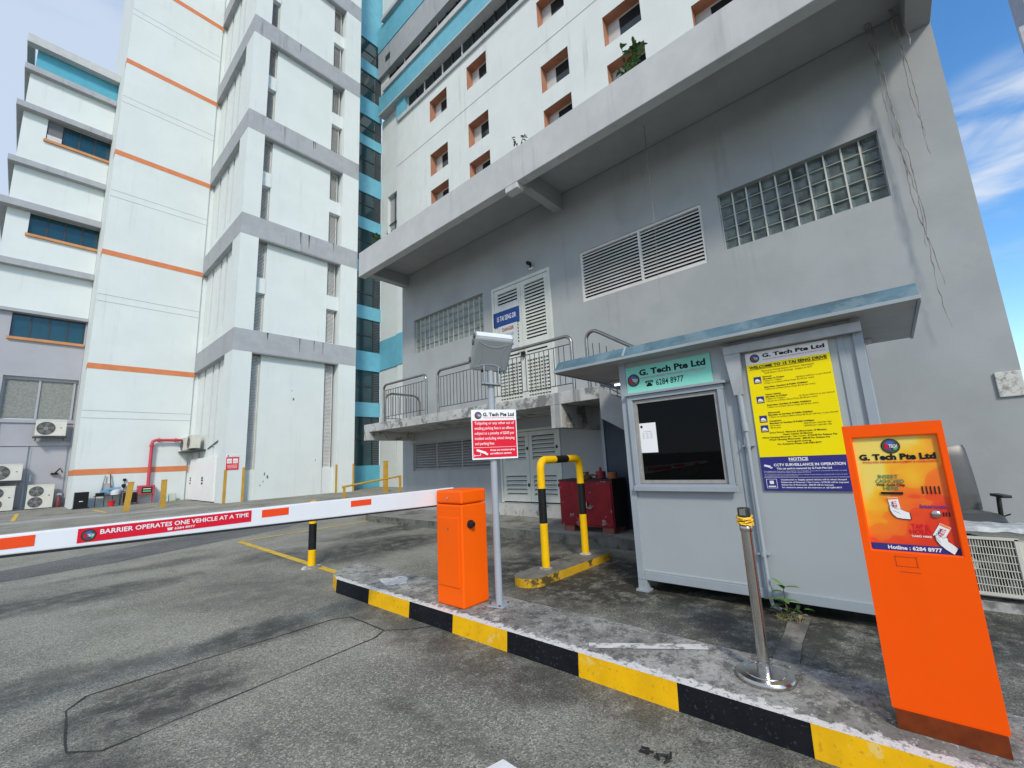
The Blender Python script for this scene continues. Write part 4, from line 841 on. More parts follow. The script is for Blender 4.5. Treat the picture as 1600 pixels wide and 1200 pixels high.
# ================================================================== SIGN POLE WITH READER ANTENNA
def signpole():
    t = thing('sign_pole', 'grey pole with reader antenna and red penalty sign beside the barrier', 'sign', (3.11, 3.0, .15))
    px_, py_ = 3.11, 3.0
    b = MB(); b.obox((px_, py_, .158), (1, .25, 0), (-.25, 1, 0), UP, .085, .085, .006, POLEG); p = b.build('base_plate', t, bevel=.003)
    b = MB()
    for i, j in ((-1, -1), (1, -1), (1, 1), (-1, 1)): b.cyl((px_ + i * .06, py_ + j * .06, .164), (px_ + i * .06, py_ + j * .06, .178), .009, STEELD, 8)
    b.build('bolt', p)
    b = MB(); b.cyl((px_, py_, .164), (px_, py_, 2.45), .034, POLEG, 20); b.build('pole', t)
    # sign board, turned towards arriving drivers
    u = Vector((math.sin(R(60)), -math.cos(R(60)), 0)); n_ = Vector((-math.cos(R(60)), -math.sin(R(60)), 0)); c = Vector((px_, py_, 1.755)) + n_ * .055 + u * .005
    b = MB(); b.obox(c, u, n_, UP, .235, .004, .245, SWHITE); s = b.build('sign_board', t, bevel=.002)
    f = c + n_ * .0055; v = Vector(UP)
    def q(b, x0, x1, z0, z1, m, e=0.0): b.quad(f + n_ * e + u * x0 + v * z0, f + n_ * e + u * x1 + v * z0, f + n_ * e + u * x1 + v * z1, f + n_ * e + u * x0 + v * z1, m)
    b = MB(); q(b, -.225, .225, -.228, .137, SRED); b.build('red_panel', s)
    b = MB(); g = n_ * .0015
    b.text('G. Tech Pte Ltd', f + g + u * -.115 + v * .180, u, v, .034, SBLACK, .325, bold=.035); b.text('WORLDWIDE PARKING MANAGEMENT & CONSULTANTS', f + g + u * -.115 + v * .158, u, v, .010, SRED, .325)
    for k, ln in enumerate(('Tailgating or any other act of', 'evading parking fees is an offence', 'subject to a penalty of $200 per', 'incident excluding wheel clamping', 'and parking fees.')):
        b.text(ln, f + g + u * -.205 + v * (.098 - k * .050), u, v, .027, SWHITE, .41 if k < 4 else .20, bold=.008)
    q(b, -.215, .215, -.130, -.127, SWHITE, .001)
    for k, ln in enumerate(('Areas are monitored by', 'surveillance camera')): b.text(ln, f + g + u * -.055 + v * (-.165 - k * .033), u, v, .019, SWHITE, .26 if k == 0 else .22, bold=.02)
    b.add([f + g + u * x + v * z for x, z in ((-.195, -.160), (-.185, -.142), (-.095, -.172), (-.105, -.192))], [(0, 1, 2, 3)], SWHITE); b.add([f + g + u * x + v * z for x, z in ((-.100, -.178), (-.075, -.188), (-.082, -.205), (-.108, -.196))], [(0, 1, 2, 3)], SWHITE)
    q(b, -.213, -.150, -.207, -.202, SWHITE, .001); q(b, -.216, -.211, -.217, -.192, SWHITE, .001); q(b, -.155, -.150, -.207, -.180, SWHITE, .001)
    b.build('lettering', s)
    b = MB(); logo(b, f + u * -.165 + v * .188, u, v, n_, .036, True); b.build('emblem', s)
    # antenna box tilted down towards the lane
    h = Vector((-.60, -.80, 0)).normalized(); nn = (h * math.cos(R(42)) + Vector((0, 0, -1)) * math.sin(R(42))).normalized(); uu = Vector((-h.y, h.x, 0)) ; uu = uu if uu.dot(Vector(r0)) > 0 else -uu
    vv = uu.cross(nn); vv = vv if vv.z > 0 else -vv
    roll = R(-6); uu, vv = uu * math.cos(roll) + vv * math.sin(roll), vv * math.cos(roll) - uu * math.sin(roll)
    ac = Vector((px_, py_, 2.575)) + h * .10
    b = MB(); pr = []
    def rect(hw, hh, d, n=5, rr=.03):
        o = []
        for cx, cy, a0 in ((hw - rr, hh - rr, 0), (-hw + rr, hh - rr, 90), (-hw + rr, -hh + rr, 180), (hw - rr, -hh + rr, 270)):
            for k in range(n): a = R(a0 + 90 * k / (n - 1)); o.append(ac + uu * (cx + rr * math.cos(a)) + vv * (cy + rr * math.sin(a)) + nn * d)
        return o
    R_ = [rect(.185, .185, -.05), rect(.195, .195, -.04), rect(.195, .195, .03), rect(.185, .185, .055), rect(.168, .168, .062)]
    n = len(R_[0]); vtx = [p for r_ in R_ for p in r_]
    fs = [(i * n + k, i * n + (k + 1) % n, (i + 1) * n + (k + 1) % n, (i + 1) * n + k) for i in range(len(R_) - 1) for k in range(n)] + [tuple(range(n - 1, -1, -1)), tuple(range((len(R_) - 1) * n, len(R_) * n))]
    b.add(vtx, fs, ANT); a = b.build('antenna', t)
    b = MB()        # moulded ribs: four concave arcs
    for k in range(4):
        d1 = [uu, vv, -uu, -vv][k]; d2 = [vv, -uu, -vv, uu][k]; pts = []
        for i in range(-8, 9):
            x = i / 8 * .148; pts.append(ac + nn * .061 + d1 * (.148 - .05 * (1 - (i / 8) ** 2)) + d2 * x)
        b.tube(pts, .0045, ANT, 6)
    b.build('rib', a)
    b = MB()
    for z in (-.1, .1, .17): b.obox(ac - uu * .202 + vv * z, uu, vv, nn, .012, .018, .03, STEELD)
    b.obox(ac + vv * .196, uu, nn, vv, .18, .045, .006, PLWH)
    b.build('clip', a)
    b = MB()
    for s_ in (-1, 1): b.obox(Vector((px_, py_, 2.36)) + uu * (.075 * s_) + h * .02, uu, h, UP, .006, .05, .10, STEELD); b.cyl(Vector((px_, py_, 2.40)) + uu * (.078 * s_) + h * .03, Vector((px_, py_, 2.40)) + uu * (.098 * s_) + h * .03, .018, BLACK, 10)
    b.obox(Vector((px_, py_, 2.265)) + h * .02, uu, h, UP, .10, .05, .008, STEELD); b.build('bracket', t)
signpole()

# ================================================================== HOOP, BOLLARD, POSTS
def hoop():
    t = thing('hoop_barrier', 'yellow and black steel hoop standing on its small kerb island', 'hoop barrier', (5.05, 3.56, .1))
    xa, xb, y, zt, rr, r = 4.58, 5.53, 3.56, 1.47, .11, .052
    def P(s):   # path by list
        return s
    segs = [([(xa, y, .10), (xa, y, .66)], YELLOW), ([(xa, y, .66), (xa, y, 1.10)], BLACK)]
    a1 = [(xa, y, 1.10), (xa, y, zt - rr)] + [(xa + rr - rr * math.cos(R(k * 15)), y, zt - rr + rr * math.sin(R(k * 15))) for k in range(1, 7)] + [(xa + .33, y, zt)]
    a2 = [(xb - .33, y, zt), (xb - rr, y, zt)] + [(xb - rr + rr * math.sin(R(k * 15)), y, zt - rr + rr * math.cos(R(k * 15))) for k in range(1, 7)] + [(xb, y, 1.10)]
    segs += [(a1, YELLOW), ([(xa + .33, y, zt), (xb - .33, y, zt)], BLACK), (a2, YELLOW), ([(xb, y, 1.10), (xb, y, .66)], BLACK), ([(xb, y, .66), (xb, y, .10)], YELLOW)]
    b = MB()
    for pts, m in segs: b.tube(pts, r, m, 18, cap=False)
    b.build('hoop', t)
    b = MB()
    for x in (xa, xb): b.lathe((x, y, .10), [(.085, 0), (.08, .012), (.055, .02)], MOULD, 16)
    b.build('footing', t)
hoop()
def bollard():
    t = thing('bollard', 'yellow and black bollard beside the yellow bay line', 'bollard', (3.11, 6.99, 0))
    b = MB()
    for z0, z1, m in ((0, .27, YELLOW), (.27, .66, BLACK), (.66, .98, YELLOW)): b.tube([(3.11, 6.99, z0), (3.11, 6.99, z1)], .057, m, 18, cap=False)
    b.lathe((3.11, 6.99, .98), [(.057, 0), (.05, .015), (.03, .022), (0, .024)], YELLOW, 18); b.build('post', t)
    b = MB(); b.lathe((3.11, 6.99, 0), [(.15, 0), (.13, .025), (.06, .035)], MOULD, 16); b.build('footing', t)
bollard()
def post(x, y, h, lean, label, name='guard_post', group=None):
    b = MB(); b.box(x - .1, x + .1, y - .1, y + .1, 0, h, YELLOWD); b.box(x - .11, x + .11, y - .11, y + .11, h, h + .03, YELLOWD)
    for i, v in enumerate(b.v): b.v[i] = (v[0] + lean * v[2], v[1], v[2])
    tag(b.build(name), label, 'post', group)
post(3.32, 26.6, 1.28, .07, 'leaning yellow post in front of the dark generator'); post(4.72, 27.05, 1.30, -.02, 'yellow post right of the red pipe cabinet'); post(13.6, 21.6, 1.72, 0, 'tall yellow post behind the sloping handrail')
def handrail():
    t = thing('handrail', 'yellow sloping handrail beside the tower pillar', 'handrail', (12, 20.4, 0))
    b = MB(); b.box(10.5, 10.6, 20.35, 20.45, 0, .56, YELLOWD); b.build('post', t)
    b = MB(); b.box(13.62, 13.72, 20.25, 20.35, 0, .90, YELLOWD); b.build('post', t)
    b = MB(); b.tube([(10.45, 20.4, .56), (13.75, 20.3, .90)], .05, YELLOWD, 8); b.build('rail', t)
handrail()

# ================================================================== BOOTH
def booth():
    t = thing('parking_booth', 'grey steel guard booth with dark window, sign boards and overhanging blue roof', 'booth', (5.4, 1.2, 0))
    X = 4.70; ya, yb, z0, zt = .06, 2.34, .12, 2.57
    b = MB(); b.wall('x', X, ya, yb, z0, zt, [(1.27, 2.20, 1.16, 2.10)], .05, BOOTH)
    b.quad((X, ya, z0), (6.3, ya, z0), (6.3, ya, zt), (X, ya, zt), BOOTH); b.quad((X, yb, z0), (6.3, yb, z0), (6.3, yb, zt), (X, yb, zt), BOOTH); b.quad((6.3, ya, z0), (6.3, yb, z0), (6.3, yb, zt), (6.3, ya, zt), BOOTH)
    b.quad((X, ya, z0), (6.3, ya, z0), (6.3, yb, z0), (X, yb, z0), BOOTHT)
    b.build('wall', t)
    b = MB()        # posts, rails, raised frames
    for y0, y1, pr in ((2.27, 2.35, .022), (.05, .12, .030), (.19, .235, .012), (1.10, 1.145, .012)): b.box(X - pr, X + .002, y0, y1, z0, zt, BOOTHT)
    b.box(X - .018, X + .003, .121, 2.269, z0, .205, BOOTHT); b.box(X - .012, X + .003, 1.146, 2.269, .206, .225, BOOTH)
    b.box(X - .020, X + .003, 1.146, 2.269, 2.165, 2.185, BOOTHT)
    b.build('frame', t, bevel=.004)
    for y in (2.30, .09):
        b = MB(); b.box(X - .02, X + .06, y - .05, y + .05, 0, .119, BOOTHT); b.box(X - .05, X + .08, y - .07, y + .07, 0, .02, BOOTHT); b.build('foot', t)
    for y in (2.30, .09):
        b = MB(); b.box(6.2, 6.28, y - .05, y + .05, 0, .119, BOOTHT); b.build('foot', t)
    # window
    b = MB(); w0, w1, v0, v1 = 1.205, 2.262, 1.10, 2.16
    for y0, y1, za, zb in ((w0, w1, v0, v0 + .055), (w0, w1, v1 - .05, v1), (w0, w0 + .06, v0 + .055, v1 - .05), (w1 - .06, w1, v0 + .055, v1 - .05)): b.box(X - .055, X - .001, y0, y1, za, zb, BOOTHT)
    b.box(X - .085, X - .0, w0 - .03, w1 + .02, v1 + .001, v1 + .03, BOOTHT); b.box(X - .075, X - .056, w0 - .02, w1 + .01, v0 - .02, v0 + .035, BOOTHT)
    wd = b.build('window', t, bevel=.004)
    b = MB()
    for y0, y1, za, zb in ((1.27, 2.2, 1.16, 1.195), (1.27, 2.2, 2.065, 2.10), (1.27, 1.305, 1.195, 2.065), (2.165, 2.2, 1.195, 2.065)): b.box(X - .03, X + .03, y0, y1, za, zb, M('worn_sash', (0.30, 0.30, 0.28), 0.6, var=0.12, scale=12))
    b.build('sash', wd)
    gm = bpy.data.materials.new('booth_glass'); gm.use_nodes = True; q = gm.node_tree.nodes; k = gm.node_tree.links
    for nn_ in list(q): q.remove(nn_)
    go = q.new('ShaderNodeOutputMaterial'); gx = q.new('ShaderNodeMixShader'); gt = q.new('ShaderNodeBsdfTransparent'); gg = q.new('ShaderNodeBsdfGlossy'); fr = q.new('ShaderNodeFresnel')
    gt.inputs[0].default_value = (0.16, 0.18, 0.19, 1); gg.inputs['Roughness'].default_value = 0.02; gg.inputs[0].default_value = (0.5, 0.5, 0.5, 1); fr.inputs[0].default_value = 1.38
    k.new(fr.outputs[0], gx.inputs[0]); k.new(gt.outputs[0], gx.inputs[1]); k.new(gg.outputs[0], gx.inputs[2]); k.new(gx.outputs[0], go.inputs[0])
    b = MB(); b.box(X + .0, X + .006, 1.306, 2.164, 1.196, 2.064, gm); b.build('pane', wd)
    b = MB(); b.box(X + .10, X + .50, .20, 2.25, 1.16, 1.19, BOOTHT); b.box(X + .3, X + .42, 1.75, 2.0, 1.191, 1.27, PLWH); b.box(X + .2, X + .24, 1.32, 1.55, 1.191, 1.235, PAPER); b.box(X + .45, X + .49, 1.35, 1.72, 1.23, 1.50, PLAST); b.box(5.55, 5.60, 1.3, 2.2, 1.55, 1.9, PGREY); lab(b.build('counter', t), 'dim counter and shelf seen through the booth window')
    b = MB(); xx = X - .003; b.box(xx - .001, xx, 1.97, 2.185, 1.50, 1.835, PAPER); b.disc((xx - .002, 2.14, 1.795), (-1, 0, 0), .015, SBLACK, 14)
    b.box(xx - .002, xx - .0015, 2.03, 2.12, 1.735, 1.740, PGREY)
    for k in range(4):
        for j in range(3): b.box(xx - .002, xx - .0015, 2.02 + j * .045, 2.045 + j * .045, 1.715 - k * .018, 1.720 - k * .018, PGREY)
    lab(b.build('notice_paper', wd), 'white paper notice taped inside the booth window')
    # sign boards
    b = MB(); b.box(X - .020, X - .014 + .012, 1.30, 2.265, 2.195, 2.505, SMINT); s = b.build('sign_board', t, bevel=.002); lab(s, 'mint green name board above the booth window')
    b = MB(); f = X - .0215; b.text('G. Tech Pte Ltd', (f, 2.095, 2.39), XN, UP, .066, SBLACK, .745, bold=.040); b.text('WORLDWIDE PARKING MANAGEMENT & CONSULTANTS', (f, 2.085, 2.345), XN, UP, .020, SRED, .735)
    b.text('6284 8977', (f, 1.905, 2.25), XN, UP, .066, SBLACK, .31, bold=.012)
    b.box(f, f + .001, 1.95, 2.02, 2.25, 2.275, SBLACK); b.box(f, f + .001, 1.965, 2.005, 2.275, 2.295, SBLACK); b.box(f, f + .001, 1.94, 2.03, 2.302, 2.316, SBLACK); b.box(f, f + .001, 1.94, 1.955, 2.288, 2.303, SBLACK); b.box(f, f + .001, 2.015, 2.03, 2.288, 2.303, SBLACK)
    b.build('lettering', s)
    b = MB(); logo(b, (f + .001, 2.172, 2.345), XN, UP, (-1, 0, 0), .075); b.build('emblem', s)
    b = MB(); b.box(X - .018, X - .013 + .011, .298, .972, 1.095, 2.425, SYEL); s = b.build('sign_board', t, bevel=.002); lab(s, 'tall yellow and navy parking tariff board on the booth')
    f = X - .019
    b = MB(); b.quad((f, .972, 2.305), (f, .298, 2.305), (f, .298, 2.425), (f, .972, 2.425), SWHITE); b.build('panel_colour', s); b = MB(); b.quad((f, .972, 1.095), (f, .298, 1.095), (f, .298, 1.405), (f, .972, 1.405), SNAVY); b.build('panel_colour', s)
    f -= .0012; yl = .972; W = .674
    def tx(st, fx, z, h, m, wd=None, al='l', bo=0.0): b.text(st, (f, yl - fx * W, z), XN, UP, h, m, None if wd is None else wd * W, al, bo)
    b = MB(); tx('G. Tech Pte Ltd', .22, 2.362, .034, SBLACK, .74, 'l', .045); tx('WORLDWIDE PARKING MANAGEMENT & CONSULTANTS', .22, 2.334, .011, SRED, .74)
    tx('WELCOME TO 15 TAI SENG DRIVE', .5, 2.262, .026, SBLACK, .93, 'c', .035); b.quad((f, yl - .035 * W, 2.252), (f, yl - .965 * W, 2.252), (f, yl - .965 * W, 2.256), (f, yl - .035 * W, 2.256), SBLACK)
    tx('Electronic Parking System (24 Hours Operation)', .5, 2.222, .015, SBLACK, .62, 'c'); tx('Tariff (Short Term Parking) : Subject to GST', .5, 2.198, .015, SBLACK, .58, 'c')
    z = 2.165
    G = [('Motorcar', 1, ''), ('Mondays to Fridays', 1, ''), ('7.00am to 7.00pm', 0, ': $0.60 per half hour or part thereof'), ('7.01pm to 6.59am (Next Day)', 0, ': $2.40 per entry'), None, ('Saturdays, Sundays & Public Holidays', 1, ''), ('7.00am to 6.59am (Next Day)', 0, ': $2.40 per entry'), None, None,
         ('Heavy Vehicle', 1, ''), ('Mondays to Fridays', 1, ''), ('7.00am to 7.00pm', 0, ': $1.30 per half hour or part thereof'), ('7.01pm to 6.59am (Next Day)', 0, ': $5.00 per entry'), None, ('Saturdays, Sundays & Public Holidays', 1, ''), ('7.00am to 6.59am (Next Day)', 0, ': $5.00 per entry'), None, None,
         ('Motorcycle', 1, ''), ('Mondays to Sundays & Public Holidays', 1, ''), ('7.00am to 6.59am (Next Day)', 0, ': $0.20 per half hour or part thereof'), None, ('Containers', 1, ''), ('Mondays to Sundays & Public Holidays', 1, ''), ('20 Footer', 0, ': $20.00 per calendar day'), ('40 Footer', 0, ': $30.00 per calendar day')]
    for g in G:
        if g is None: z -= .0155; continue
        tx(g[0], .19, z, .0135, SBLACK, min(.52, .0145 * len(g[0])), 'l', .025 * g[1])
        if g[2]: tx(g[2], .58, z, .0135, SBLACK, min(.40, .0125 * len(g[2])))
        z -= .0215
    z -= .024
    for st, wd in (('Grace Period : Motorcar & Motorcycle 10 Minutes,', .66), ('Heavy Vehicle 20 Minutes', .34), ('Wheel Clamping Motorcar / Van / Lorry : $150.00 Per Release Fee', .86), ('Wheel Clamping Motorcycle : $80.00 Per Release Fee', .70), ('www.gtech.com.sg', .28), ('For Assistance Please Call 6284 8977', .50)):
        tx(st, .5, z, .0145, SBLACK, wd, 'c', .015); z -= .0222
    tx('NOTICE', .46, 1.368, .025, SWHITE, .22, 'c', .035); b.quad((f, yl - .35 * W, 1.360), (f, yl - .57 * W, 1.360), (f, yl - .57 * W, 1.363), (f, yl - .35 * W, 1.363), SWHITE)
    tx('CCTV SURVEILLANCE IN OPERATION', .16, 1.318, .023, SWHITE, .80, 'l', .03); tx('This car park is managed by G.Tech Pte Ltd', .19, 1.288, .016, SWHITE, .62, 'l', .03)
    for zz, wd in ((1.268, .93), (1.256, .55), (1.236, .93), (1.224, .40)): tx('The management shall not be responsible for loss or damage to any vehicle or property left in this car park', .03, zz, .0075, SWHITE, wd)
    b.quad((f, yl - .02 * W, 1.214), (f, yl - .98 * W, 1.214), (f, yl - .98 * W, 1.216), (f, yl - .02 * W, 1.216), SWHITE)
    for k, (st, wd) in enumerate((('Unauthorised or illegally parked vehicles will be wheel clamped', .72), ('Release fee of Motorcar / Van / Lorry : $150.00 will be imposed.', .74), ('Release fee of Motorcycle : $80.00 will be imposed.', .58), ('For assistance please use the intercom or call 6284 8977', .66))): tx(st, .22, 1.188 - k * .023, .0125, SWHITE, wd, 'l', .02)
    b.add([(f, yl - x * W, z) for x, z in ((.035, 1.322), (.05, 1.336), (.125, 1.322), (.11, 1.304))], [(0, 1, 2, 3)], SWHITE); b.add([(f, yl - x * W, z) for x, z in ((.11, 1.305), (.14, 1.312), (.14, 1.302), (.115, 1.296))], [(0, 1, 2, 3)], SWHITE)
    for x0, x1, za, zb in ((.04, .045, 1.12, 1.198), (.165, .17, 1.12, 1.198), (.04, .17, 1.117, 1.120), (.04, .17, 1.198, 1.201), (.08, .13, 1.155, 1.185), (.06, .15, 1.128, 1.138)): b.quad((f, yl - x0 * W, za), (f, yl - x1 * W, za), (f, yl - x1 * W, zb), (f, yl - x0 * W, zb), SWHITE)
    b.build('lettering', s)
    b = MB()
    for zc in (2.145, 1.952, 1.765, 1.672):
        b.quad((f, yl - .07 * W, zc - .033), (f, yl - .165 * W, zc - .033), (f, yl - .165 * W, zc + .033), (f, yl - .07 * W, zc + .033), SNAVY)
        b.add([(f - .001, yl - x * W, zc + z) for x, z in ((.082, -.012), (.095, .006), (.115, .012), (.140, .002), (.155, -.014))], [(0, 1, 2, 3, 4)], SWHITE)
        b.quad((f - .001, yl - .080 * W, zc - .024), (f - .001, yl - .155 * W, zc - .024), (f - .001, yl - .155 * W, zc - .017), (f - .001, yl - .080 * W, zc - .017), SYEL)
    b.build('pictogram', s)
    b = MB(); logo(b, (f + .001, yl - .12 * W, 2.363), XN, UP, (-1, 0, 0), .042); b.build('emblem', s)
    # roof
    b = MB(); b.prism([(4.45, 2.578), (4.45, 2.60), (4.55, 2.725), (6.45, 2.80), (6.45, 2.72), (6.12, 2.70), (6.10, 2.57), (4.47, 2.57)], 'y', -.33, 3.14, ROOFB)
    rf = b.build('roof', t, bevel=.006)
    b = MB(); b.box(4.435, 4.465, -.335, 3.145, 2.566, 2.598, ROOFE); b.box(4.466, 6.12, 3.122, 3.145, 2.556, 2.585, ROOFE); b.box(4.466, 6.12, -.335, -.312, 2.556, 2.585, ROOFE); b.build('edge_trim', rf, bevel=.004)
    b = MB(); b.quad((4.466, -.31, 2.567), (6.09, -.31, 2.567), (6.09, 3.12, 2.567), (4.466, 3.12, 2.567), SOFB); b.build('soffit', rf)
    b = MB(); b.prism([(4.452, 2.603), (4.550, 2.7275), (5.2, 2.752), (5.2, 2.757), (4.545, 2.7325), (4.444, 2.608)], 'y', 2.16, 2.185, ROOFE); b.build('roof_seam', rf)
    b = MB()
    for y in (2.82, .2): b.box(5.70, 5.86, y - .2, y + .2, 2.535, 2.565, LFRAME); b.cyl((5.78, y - .17, 2.52), (5.78, y + .17, 2.52), .012, GLATE if y > 2.5 else PLWH, 8)
    b.build('tube_lamp', rf)
    # gutter and downpipe
    b = MB(); b.box(4.61, X - .032, .05, 1.15, 2.435, 2.52, GUTT); g = b.build('gutter', t, bevel=.003)
    b = MB(); b.prism([(1.16, 2.52), (1.00, 2.52), (1.02, 2.02), (1.105, 2.02)], 'x', 4.62, X - .034, GUTT); b.build('rain_hopper', g)
    b = MB(); b.tube([(4.645, 1.06, 2.03), (4.645, 1.055, 1.72)], .026, BOOTHT, 12); b.tube([(4.645, 1.055, 1.74), (4.645, 1.05, 1.66)], .031, BOOTHT, 12); b.tube([(4.645, 1.05, 1.67), (4.65, 1.045, .15), (4.65, 1.03, .07), (4.66, .97, .05)], .018, BOOTHT, 10)
    for z in (1.52, .52): b.tube([(4.647, 1.05, z - .02), (4.647, 1.05, z + .02)], .023, BOOTHT, 10); b.box(4.64, X, 1.0, 1.10, z - .006, z + .006, BOOTHT)
    b.build('downpipe', t)
booth()
def partition():
    t = thing('partition_panel', 'tall dark steel partition behind the red cabinet', 'panel', (7.3, 3.5, .17))
    b = MB(); b.box(7.3, 7.34, 2.3, 4.08, .17, 3.0, NAVYD); b.build('panel', t)
    b = MB(); b.box(7.28, 7.36, 4.081, 4.14, .17, 3.0, BOOTHT); b.build('post', t)
partition()

# ================================================================== STANCHION
def stanchion():
    t = thing('queue_stanchion', 'stainless queue post with yellow tape round its black head', 'stanchion', (3.05, .77, .15))
    x, y = 3.05, .77
    b = MB(); b.lathe((x, y, .15), [(.155, 0), (.158, .006), (.158, .022), (.150, .032), (.118, .036), (.116, .033), (.108, .033), (.106, .037), (.036, .044), (0, .044)], STEEL, 48); b.build('base', t)
    b = MB(); b.cyl((x, y, .19), (x + .004, y - .002, 1.0), .032, STEEL, 24); b.lathe((x, y, .19), [(.042, 0), (.042, .05), (.033, .055)], STEEL, 24); b.build('post', t)
    b = MB(); b.lathe((x + .004, y - .002, .985), [(.0335, 0), (.037, .005), (.037, .03), (.034, .035)], STEEL, 24); b.lathe((x + .004, y - .002, 1.02), [(.036, 0), (.036, .10), (.034, .108), (0, .108)], PLAST, 24); b.box(x - .028, x - .034, y - .02, y + .015, 1.085, 1.125, STEEL); b.build('head', t)
    b = MB()
    for k in range(7):
        z = 1.032 + k * .007; pts = []
        for i in range(25):
            a = 2 * math.pi * i / 24; rr = .040 + .005 * math.sin(i * 1.7 + k * 2) ; pts.append((x + .004 + rr * math.cos(a), y - .002 + rr * math.sin(a), z + .008 * math.sin(a + k * 1.3)))
        b.tube(pts, .006, M('yellow_tape', (0.85, 0.50, 0.01), 0.4), 6)
    b.build('tape', t)
stanchion()

# ================================================================== TICKET KIOSK
def kiosk():
    t = thing('ticket_kiosk', 'tall orange entry kiosk with bright printed front panel', 'kiosk', (3.05, 0, .15))
    X = 2.90; ya, yb = -.192, .192
    b = MB(); b.box(X - .012, X + .30, ya + .01, yb - .01, .152, .235, ORANGED); b.build('plinth', t)
    b = MB(); b.wall('x', X, ya, yb, .235, 1.588, [(-.165, .158, .962, 1.522)], .022, ORANGE2)
    b.quad((X, ya, .235), (X + .32, ya, .235), (X + .32, ya, 1.588), (X, ya, 1.588), ORANGE2); b.quad((X, yb, .235), (X + .32, yb, .235), (X + .32, yb, 1.588), (X, yb, 1.588), ORANGE2)
    b.quad((X, ya, 1.588), (X + .32, ya, 1.588), (X + .32, yb, 1.588), (X, yb, 1.588), ORANGE2); b.quad((X + .32, ya, .235), (X + .32, yb, .235), (X + .32, yb, 1.588), (X + .32, ya, 1.588), ORANGE2); b.quad((X, ya, .235), (X + .32, ya, .235), (X + .32, yb, .235), (X, yb, .235), ORANGE2)
    b.build('body', t, bevel=.006)
    b = MB(); b.box(X + .020, X + .03, -.165, .158, .962, 1.522, POSTER); p = b.build('front_panel', t)
    f = X + .018; yl = .158; W = .323
    def Y(fx): return yl - fx * W
    def Z(fz): return 1.522 - fz * .56
    b = MB(); b.quad((f, Y(0), .962), (f, Y(1), .962), (f, Y(1), .995), (f, Y(0), .995), SNAVY); b.build('hotline_strip', p)
    f -= .001
    b = MB()
    def tx(st, fx, fz, h, m, wd, al='c', bo=0.0): b.text(st, (f, Y(fx), Z(fz)), XN, UP, h, m, wd * W, al, bo)
    tx('G. Tech Pte Ltd', .5, .205, .028, SBLACK, .90, 'c', .05); tx('WORLDWIDE PARKING MANAGEMENT & CONSULTANTS', .52, .235, .009, SRED, .88, 'c', .02)
    tx('INSERT', .36, .372, .018, SOLIVE, .24, 'c', .02); tx('CASHCARD', .37, .412, .018, SOLIVE, .34, 'c', .02); tx('With Gold Chip', .37, .440, .013, SBLACK, .34, 'c', .03); tx('HERE', .37, .475, .018, SOLIVE, .18, 'c', .02)
    tx('Intercom', .80, .625, .018, SPURP, .28, 'c', .03)
    tx('TAP &', .62, .800, .022, SRED, .20, 'c', .02); tx('HOLD', .61, .845, .022, SRED, .24, 'c', .02); tx('CARD HERE', .61, .872, .008, SWHITE, .22, 'c', .03)
    tx('Hotline : 6284 8977', .5, .985, .017, SWHITE, .60, 'c', .03)
    b.build('lettering', p)
    b = MB(); logo(b, (f + .001, Y(.46), Z(.085)), XN, UP, (-1, 0, 0), .037); b.build('emblem', p)
    b = MB(); b.box(f - .004, f + .001, Y(.50), Y(.24), Z(.512), Z(.492), BLACK); b.build('card_slot', p)
    b = MB()
    for k in range(5): b.box(f, f + .001, Y(.735 + k * .045), Y(.72 + k * .045), Z(.505), Z(.440), BLACK)
    for k in range(3): b.box(f, f + .001, Y(.905 + k * .03), Y(.893 + k * .03), Z(.69), Z(.655), BLACK)
    b.build('speaker_slots', p)
    b = MB(); b.lathe((0, 0, 0), [(.017, 0), (.017, .004), (.012, .009), (0, .010)], STEEL, 20); b.v = [(f + .001 - z, Y(.82) + x, Z(.672) + y) for x, y, z in b.v]; b.build('call_button', p)
    def card(fx, fz, ang, s, hand):
        b = MB(); ca, sa = math.cos(R(ang)), math.sin(R(ang)); c = Vector((f, Y(fx), Z(fz)))
        u = Vector((0, -ca, sa)); v = Vector((0, sa, ca)); n = Vector((-1, 0, 0))
        def q(pts, m, e): b.add([c + n * e + u * (x * s) + v * (z * s) for x, z in pts], [tuple(range(len(pts)))], m)
        q([(-.55, -.9), (.55, -.9), (.55, .9), (-.55, .9)], SWHITE, .0005); q([(-.52, .62), (.52, .62), (.52, .86), (-.52, .86)], M('card_orange', (0.85, 0.22, 0.03), 0.5), .001)
        b.text('NETS', c + n * .0014 + u * (.28 * s) - v * (.62 * s), v, -u, .42 * s, SRED, 1.0 * s, 'l', .015); b.text('CashCard', c + n * .0014 + u * (-.12 * s) - v * (.62 * s), v, -u, .22 * s, SNAVY, .9 * s, 'l', .03)
        # pointing hand outline print
        H = [(-.66, -.30), (-.50, -.22), (-.40, -.45), (-.22, -.40), (-.15, -.62), (.05, -.58), (.10, -.80), (.50, -.66), (.62, -.78), (.95, -1.05), (1.45, -1.30), (1.40, -2.25), (.55, -2.15), (-.15, -1.95), (-.50, -1.45), (-.66, -.85)] if hand else [(-.45, -.85), (-.30, -.72), (-.05, -.82), (.15, -.62), (.35, -.72), (.58, -.42), (.75, -.50), (.95, -.85), (1.5, -.95), (2.1, -1.15), (2.1, -2.1), (1.2, -1.95), (.5, -1.7), (-.05, -1.35)]
        q(H, SBLACK, .0016); cx = sum(x for x, z in H) / len(H); cz = sum(z for x, z in H) / len(H); q([(cx + (x - cx) * .92, cz + (z - cz) * .92) for x, z in H], SWHITE, .0020)
